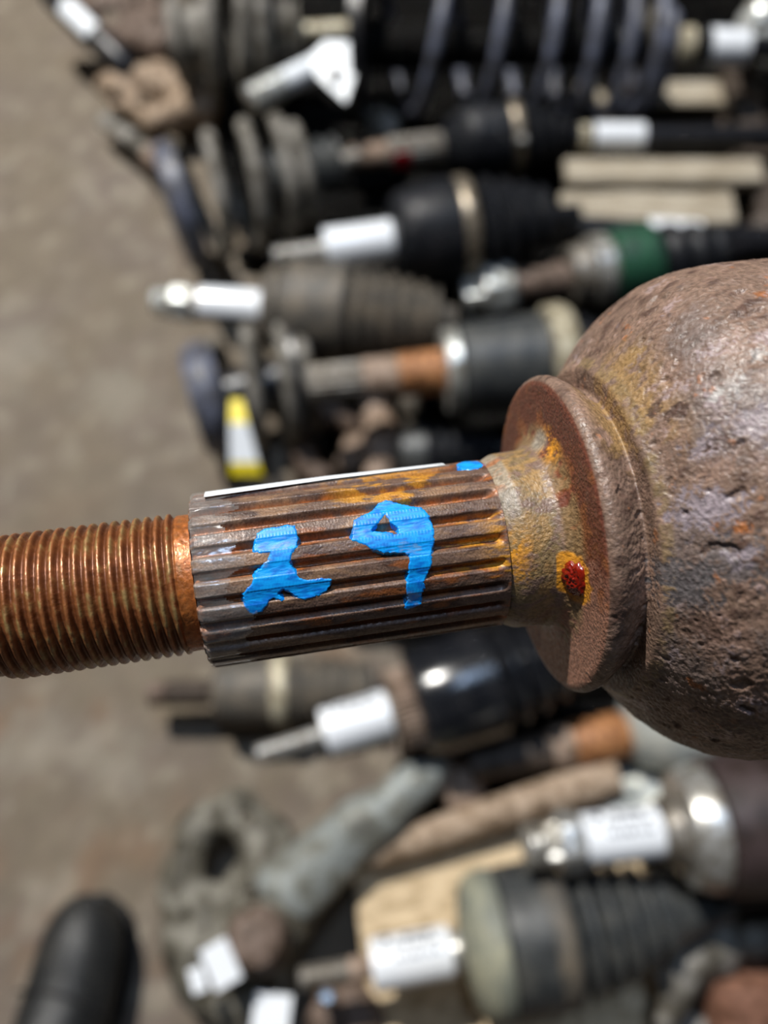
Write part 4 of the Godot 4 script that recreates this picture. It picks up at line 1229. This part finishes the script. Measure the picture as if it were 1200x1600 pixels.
	part(axle_g, "joint_housing", lathe([Vector2(0.1321, 0.0314), Vector2(0.1343, 0.0418), Vector2(0.1443, 0.0451), Vector2(0.1732, 0.0463), Vector2(0.1978, 0.0465)]), M.rubber_gloss)
	part(axle_g, "boot", bellows(0.1978, 0.2697, 0.0455, 0.03, 4, 0.24), M.rubber_gloss)
	part(axle_g, "boot_neck", lathe([Vector2(0.2685, 0.03), Vector2(0.2755, 0.0129), Vector2(0.2929, 0.0108)]), M.rubber_gloss)
	part(axle_g, "shaft", lathe([Vector2(0.2917, 0.0081), Vector2(0.5167, 0.0084)]), M.paint_black)
	var axle_q := thing("drive_axle", "dark shaft with an orange rusted sleeve and a pale flared flange", "drive axle", Vector3(0.0726, 0.075, -0.0898), Vector3(0.2607, 0.075, -0.1257), 0.0527)
	part(axle_q, "shaft", lathe([Vector2(-0, 0.014), Vector2(0.0706, 0.0146)]), M.dirt_and_shade_dark)
	part(axle_q, "ring", lathe([Vector2(0.0695, 0.0146), Vector2(0.0717, 0.0179), Vector2(0.0875, 0.0179), Vector2(0.0897, 0.0152)]), M.rust_pale)
	part(axle_q, "rusty_sleeve", lathe([Vector2(0.0886, 0.0179), Vector2(0.092, 0.0195), Vector2(0.1327, 0.0202), Vector2(0.1361, 0.018)]), M.rust_orange, "orange rusted sleeve")
	part(axle_q, "flange", lathe([Vector2(0.1349, 0.0196), Vector2(0.1395, 0.0284), Vector2(0.1543, 0.0361), Vector2(0.1772, 0.0504), Vector2(0.1875, 0.0527), Vector2(0.1898, 0.0329)]), M.aluminium_pale, "pale flared flange")
	var block_rust := thing("rusty_casting", "pale pinkish cast block standing beside the grey lever", "casting", Vector3(0.0656, 0.0358, -0.0816), Vector3(0.1656, 0.0358, -0.0816), 0.0)
	part(block_rust, "casting", lump([[Vector3(-0.0172, 0.0242, -0.0158), Vector3(-0.0034, 0.0242, 0.013), 0.0121, 0.0141], [Vector3(0.0122, 0.0142, -0.0118), Vector3(0.0083, 0.0142, 0.0146), 0.0111, 0.0142]], [], 0.005, 0.016, 0.004, 3), M.rust_pale)
	var shaft_tan := thing("drive_shaft", "long dirty tan shaft lying on the wooden board", "drive shaft", Vector3(-0.0094, 0.068, -0.0213), Vector3(0.1945, 0.068, -0.0823), 0.0167)
	part(shaft_tan, "shaft", lathe([Vector2(-0.0038, 0.0104), Vector2(-0.0011, 0.012), Vector2(0.0983, 0.0138), Vector2(0.2128, 0.0167)]), M.dirty_tan)
	var flange_pale := thing("flange", "pale grey round flange lying behind the silver stub nut", "flange", Vector3(0.208, 0.062, -0.0695), Vector3(0.2152, 0.035, -0.0593), 0)
	part(flange_pale, "disc", lathe([Vector2(-0, 0.0249), Vector2(0.0024, 0.0265), Vector2(0.0171, 0.0269), Vector2(0.0221, 0.0221)]), M.aluminium_pale)
	part(flange_pale, "hub", lathe([Vector2(-0.0048, 0.0065), Vector2(-0.0024, 0.0086), Vector2(0.0024, 0.0097)]), M.aluminium)
	var knuckle := thing("steering_knuckle", "dirty grey knuckle with dark openings and a long pale arm, lying on the floor", "steering knuckle", Vector3(-0.1192, -0.0009, 0.0052), Vector3(-0.0192, -0.0009, 0.0052), 0.0)
	part(knuckle, "body", lump([[Vector3(0.0482, 0.0659, 0.001), Vector3(0.0371, 0.0609, 0.0164), 0.0154, 0.0205], [Vector3(0.0444, 0.0609, 0.0071), Vector3(0.0168, 0.0509, 0.0421), 0.0237, 0.0307], [Vector3(-0.0387, 0.0459, -0.0494), Vector3(-0.0051, 0.0509, -0.0634), 0.012, 0.0131], [Vector3(-0.0051, 0.0509, -0.0634), Vector3(0.021, 0.0559, -0.0289), 0.0131, 0.0149], [Vector3(-0.0387, 0.0459, -0.0494), Vector3(-0.049, 0.0409, -0.0047), 0.0131, 0.016], [Vector3(-0.049, 0.0409, -0.0047), Vector3(-0.0317, 0.0409, 0.0381), 0.016, 0.0219], [Vector3(-0.0317, 0.0409, 0.0381), Vector3(0.0161, 0.0459, 0.0424), 0.026, 0.0289], [Vector3(-0.0162, 0.0409, 0.005), Vector3(0.0209, 0.0509, -0.0192), 0.0106, 0.0128], [Vector3(-0.026, 0.0309, 0.0664), Vector3(0.0163, 0.0309, 0.0799), 0.0249, 0.0309], [Vector3(0.0275, 0.0509, -0.0441), Vector3(0.0431, 0.0559, -0.0095), 0.0119, 0.0157]], [[Vector3(0.0266, 0.3009, -0.012), Vector3(-0.029, 0.0009, -0.016), 0.0092], [Vector3(0.0414, 0.3009, -0.0386), Vector3(-0.0053, 0.0009, -0.0585), 0.0054], [Vector3(0.0589, 0.3009, -0.0033), Vector3(0.0227, 0.0009, -0.0021), 0.0042], [Vector3(0.0486, 0.3009, 0.0009), Vector3(0.0091, 0.0209, 0.0043), 0.0056], [Vector3(0.0125, 0.3009, 0.011), Vector3(-0.0515, 0.0009, 0.0207), 0.0035], [Vector3(0.0605, 0.3009, 0.0466), Vector3(0.0254, 0.0009, 0.0776), 0.0067]], 0.0055, 0.02, 0.003, 3), M.cast_dirty)
	var knuckle_ball_joint159 := part(knuckle, "ball_joint", lathe([Vector2(0, 0.012), Vector2(0.003, 0.018), Vector2(0.006, 0.018), Vector2(0.008, 0.019), Vector2(0.014, 0.024), Vector2(0.04, 0.025)], 28), M.rust_brown)
	knuckle_ball_joint159.transform = Transform3D(along(Vector3(-0.0935, 0.118, 0.0381), Vector3(-0.0993, 0.06, 0.0431)), Vector3(0.0257, 0.1189, 0.0328))
	part(knuckle, "arm", lump([[Vector3(0.1669, 0.0859, -0.0948), Vector3(0.1444, 0.0859, -0.0806), 0.0074, 0.0116], [Vector3(0.155, 0.0859, -0.0806), Vector3(0.1192, 0.0859, -0.0495), 0.0074, 0.0103], [Vector3(0.1402, 0.0859, -0.0806), Vector3(0.0908, 0.0859, -0.0471), 0.0116, 0.0134], [Vector3(0.1192, 0.0859, -0.0509), Vector3(0.0582, 0.0709, 0.0092), 0.0103, 0.0132], [Vector3(0.0908, 0.0859, -0.0471), Vector3(0.0319, 0.0709, -0.007), 0.0134, 0.0154], [Vector3(0.1037, 0.0859, -0.0543), Vector3(0.0429, 0.0729, 0.0046), 0.0124, 0.0153]], [], 0.005, 0.016, 0.001, 9), M.aluminium, "pale grey arm of the knuckle")
	var st345 := thing("sticker", "white sticker on the grey knuckle, larger of the two", "sticker", Vector3(-0.1184, 0.115, 0.0544), Vector3(-0.0184, 0.115, 0.0544))
	st345.rotation = Vector3(0.1, 0.4887, 0.0)
	part(st345, "sheet", slab(Vector3(0.021, 0.0015, 0.03), 0.0004), M.paper)
	var st309 := thing("sticker", "small pale sticker on the grey knuckle beside the larger one", "sticker", Vector3(-0.1362, 0.105, 0.0651), Vector3(-0.0362, 0.105, 0.0651))
	st309.rotation = Vector3(0.1, 0.3491, 0.0)
	part(st309, "sheet", slab(Vector3(0.011, 0.0015, 0.017), 0.0004), M.paper)
	var lump_brown := thing("rusty_casting", "dark red-brown lump under the threaded stub at the bottom of the heap", "casting", Vector3(-0.025, 0.0096, 0.0971), Vector3(0.075, 0.0096, 0.0971), 0.0)
	part(lump_brown, "casting", lump([[Vector3(-0.0135, 0.0204, -0.0084), Vector3(0.0046, 0.0204, 0.0013), 0.0185, 0.0204], [Vector3(-0.0182, 0.0204, 0.0079), Vector3(0.0048, 0.0204, 0.0144), 0.0173, 0.0202], [Vector3(0.0047, 0.0304, -0.0197), Vector3(0.0175, 0.0304, 0.0044), 0.0122, 0.0131]], [], 0.006, 0.02, 0.005, 3), M.rust_brown)
	var bolt_bottom := thing("bolt", "small pale round bolt head on the dark red-brown lump", "bolt", Vector3(-0.043, 0.085, 0.0782), Vector3(-0.0445, 0.05, 0.0856), 0)
	part(bolt_bottom, "head", lathe([Vector2(-0.0085, 0.0043), Vector2(0.0043, 0.0058), Vector2(0.022, 0.0054)]), M.zinc)
	part(bolt_bottom, "shank", lathe([Vector2(0.0175, 0.0034), Vector2(0.1072, 0.0038)]), M.steel_dull)
	var tag_b := thing("paper_label", "pale bluish paper label at the foot of the grey knuckle", "label", Vector3(-0.084, 0.08, 0.0912), Vector3(0.016, 0.08, 0.1012))
	part(tag_b, "sheet", slab(Vector3(0.028, 0.0015, 0.03), 0.0004), M.paper)
	var board := thing("wooden_board", "thick tan wooden board with a rough left edge under the labelled axles", "board", Vector3(0.1014, 0.024, 0.0391), Vector3(0.2014, 0.024, 0.0271))
	part(board, "plank", slab(Vector3(0.2394, 0.026, 0.1558), 0.003, 0.003, 5), M.board).position.y = 0.013
	var axle_h := thing("drive_axle", "drive axle with a silver nut, a white label and a large purple-brown joint", "drive axle", Vector3(0.0988, 0.165, -0.0227), Vector3(0.2942, 0.165, -0.0432), 0.0497)
	part(axle_h, "threaded_end", thread(-0, 0.0156, 0.0154, 0.004), M.steel)
	part(axle_h, "hub_nut", castle_nut(0.0147, 0.0414, 0.0218), M.steel)
	part(axle_h, "stub", splined(0.0405, 0.0989, 0.0155, 26, 0.07), M.steel_dull)
	part(axle_h, "paper_label", sleeve(0.0414, 0.0971, 0.0173, -90, 180), M.paper)
	part(axle_h, "neck", lathe([Vector2(0.0971, 0.0173), Vector2(0.0999, 0.0228), Vector2(0.1092, 0.0247), Vector2(0.112, 0.0283)]), M.steel_dull)
	part(axle_h, "seal_ring", lathe([Vector2(0.1111, 0.0274), Vector2(0.1139, 0.0393), Vector2(0.126, 0.0439), Vector2(0.1326, 0.0439), Vector2(0.1344, 0.0403)]), M.steel)
	part(axle_h, "joint_housing", lathe([Vector2(0.1326, 0.0421), Vector2(0.1354, 0.0476), Vector2(0.1541, 0.0495), Vector2(0.1965, 0.0497)]), M.rust_purple, "purple-brown joint housing")
	part(axle_h, "boot", bellows(0.1955, 0.2629, 0.0478, 0.0231, 4, 0.16), M.rubber)
	var axle_i := thing("drive_axle", "drive axle with a pale flange, ribbed dark boot and white label on the wooden board", "drive axle", Vector3(-0.0609, 0.115, 0.0637), Vector3(0.2578, 0.115, 0.0127), 0.0517)
	part(axle_i, "threaded_end", thread(-0, 0.0373, 0.0083, 0.003), M.steel_dull)
	part(axle_i, "rusty_shank", lathe([Vector2(0.0364, 0.0083), Vector2(0.0542, 0.0084)]), M.rust_pale)
	part(axle_i, "stub", splined(0.0542, 0.1118, 0.0154, 26, 0.07), M.steel_dull)
	part(axle_i, "paper_label", sleeve(0.0532, 0.1109, 0.0172, -90, 190), M.paper)
	part(axle_i, "neck", lathe([Vector2(0.1109, 0.0126), Vector2(0.1147, 0.014), Vector2(0.1204, 0.0131)]), M.steel)
	part(axle_i, "flange", lathe([Vector2(0.1185, 0.014), Vector2(0.1232, 0.0402), Vector2(0.1299, 0.0487), Vector2(0.1395, 0.0515), Vector2(0.1481, 0.0516), Vector2(0.15, 0.0469)]), M.flange_grey, "pale dusty flange")
	part(axle_i, "joint_housing", lathe([Vector2(0.149, 0.0469), Vector2(0.1519, 0.0506), Vector2(0.1788, 0.0517)]), M.rubber_grey)
	part(axle_i, "boot_clamp", lathe([Vector2(0.1788, 0.0493), Vector2(0.1812, 0.0508), Vector2(0.192, 0.0508), Vector2(0.1943, 0.0493)]), M.rubber_dusty)
	part(axle_i, "boot", bellows(0.1943, 0.2694, 0.0499, 0.0313, 5, 0.25), M.rubber_grey)
	part(axle_i, "boot_neck", lathe([Vector2(0.2684, 0.0304), Vector2(0.2753, 0.0247), Vector2(0.298, 0.0181), Vector2(0.3228, 0.0124)]), M.rubber_grey)
	part(axle_i, "shaft", lathe([Vector2(0.3218, 0.0076), Vector2(0.4181, 0.0077)]), M.paint_black)
	var caliper := thing("brake_caliper", "pale dusty brake caliper with a rusty orange bore in the bottom right corner", "brake caliper", Vector3(0.2395, 0.0351, 0.064), Vector3(0.3395, 0.0351, 0.064), 0.0)
	part(caliper, "body", lump([[Vector3(-0.0269, 0.0449, 0.026), Vector3(-0.0173, 0.0549, -0.0063), 0.0115, 0.0144], [Vector3(-0.0173, 0.0549, -0.0063), Vector3(0.0082, 0.0549, -0.0217), 0.0144, 0.0136], [Vector3(0.0082, 0.0549, -0.0217), Vector3(0.0675, 0.0549, -0.0269), 0.0136, 0.0127], [Vector3(-0.0148, 0.0449, -0.0012), Vector3(0.0148, 0.0449, -0.0098), 0.0117, 0.0098], [Vector3(-0.0208, 0.0149, 0.0319), Vector3(-0.0016, 0.0149, 0.0362), 0.0149, 0.0149]], [], 0.0045, 0.014, 0.003, 3), M.spring_dusty)
	var caliper_piston_bore200 := part(caliper, "piston_bore", lathe([Vector2(-0.03, 0.03), Vector2(0.03, 0.031), Vector2(0.038, 0.029), Vector2(0.042, 0.02)], 32), M.rust_red)
	caliper_piston_bore200.transform = Transform3D(along(Vector3(0.2763, 0.06, 0.0988), Vector3(0.2708, 0.075, 0.0545)), Vector3(0.0368, 0.0249, 0.0349))
	var casting_grey := thing("rusty_casting", "small pale grey casting between the dark spring seat and the red-marked stub", "casting", Vector3(-0.0048, 0.0288, -0.855), Vector3(0.0952, 0.0288, -0.855), 0.0)
	part(casting_grey, "casting", lump([[Vector3(-0.0048, 0.0212, -0.0253), Vector3(0.008, 0.0212, 0.0045), 0.016, 0.0174], [Vector3(0.008, 0.0212, 0.0045), Vector3(-0.0111, 0.0112, 0.0162), 0.0159, 0.0112]], [], 0.005, 0.012, 0.004, 3), M.spring_dusty)


# A black leather shoe, lofted from heel to toe, pointing up and to the right of the picture.
func shoe_loft(u0: float, u1: float, low: float, wide: float, tall: float) -> ArrayMesh:
	var v := PackedVector3Array()
	var nu := 48
	var nv := 40
	for i in nu:
		var u := lerpf(u0, u1, i / (nu - 1.0))
		# half width and height along the foot (0 heel, 1 toe)
		var w := 0.026 + 0.0115 * smoothstep(0.25, 0.72, u)
		w *= sqrt(clampf(1.0 - pow(clampf((u - 0.74) / 0.26, 0, 1), 3.2), 0, 1)) * sqrt(clampf(1.0 - pow(clampf((0.14 - u) / 0.14, 0, 1), 2.2), 0, 1))
		var h := lerpf(0.095, 0.048, smoothstep(0.3, 0.8, u)) * sqrt(clampf(1.0 - pow(clampf((u - 0.8) / 0.2, 0, 1), 2.6), 0, 1) * 0.8 + 0.2)
		var bend := 0.010 * sin(u * PI) - 0.006
		for j in nv:
			var t := TAU * j / nv
			var y := sin(t)
			var z := cos(t)
			y = signf(y) * pow(absf(y), 0.75)
			z = signf(z) * pow(absf(z), 0.8)
			var yy := (y * 0.5 + 0.5) * h * tall
			var narrow := 1.0 - 0.35 * smoothstep(0.3, 1.0, y * 0.5 + 0.5) * tall
			v.append(Vector3(u * 0.29, low + yy, bend + z * w * wide * narrow))
	return skin(v, nu, nv, true, -1.0)


func shoe() -> void:
	var o := thing("shoe", "black leather shoe on the bare concrete with only its toe half in view", "shoe", Vector3(-0.3015, 0, 0.2917), Vector3(-0.2352, 0, 0.0094))
	var up := part(o, "upper", shoe_loft(0.01, 0.99, 0.018, 1.0, 1.0), M.leather)
	part(up, "toe_seam", tube(PackedVector3Array([Vector3(0.205, 0.035, -0.044), Vector3(0.213, 0.058, -0.032), Vector3(0.219, 0.068, -0.012), Vector3(0.22, 0.069, 0.012), Vector3(0.214, 0.06, 0.034), Vector3(0.205, 0.037, 0.052)]), 0.0016, 6), M.lace)
	var sole_shape := shoe_loft(0.0, 1.0, 0.0, 1.06, 0.26)
	part(o, "sole", sole_shape, M.sole)
	for k in 4:
		var x := 0.125 + k * 0.017
		var y := 0.103 - k * 0.0062
		part(o, "lace", tube(PackedVector3Array([Vector3(x, y - 0.014, -0.026), Vector3(x + 0.002, y - 0.004, -0.012), Vector3(x + 0.003, y - 0.002, 0.004), Vector3(x + 0.002, y - 0.005, 0.018), Vector3(x, y - 0.014, 0.03)]), 0.0024, 6), M.lace)
	var leg := thing("trouser_leg", "dark trouser leg coming down onto the black shoe", "trousers", Vector3(-0.3015, 0, 0.2917) + Vector3(0.0, 0.125, 0.0), Vector3(-0.2352, 0, 0.0094) + Vector3(0, 0.125, 0))
	var shin := part(leg, "cloth", lathe([Vector2(-0.012, 0.052), Vector2(-0.008, 0.056), Vector2(0.02, 0.055), Vector2(0.06, 0.057), Vector2(0.15, 0.06), Vector2(0.28, 0.066), Vector2(0.36, 0.07)], 36, false), M.denim)
	shin.transform = Transform3D(Basis(Vector3(-0.18, 0.98, 0.0).normalized(), Vector3(-0.98, -0.18, 0.0).normalized(), Vector3(0, 0, 1)), Vector3(0.065, 0.0, 0.0))
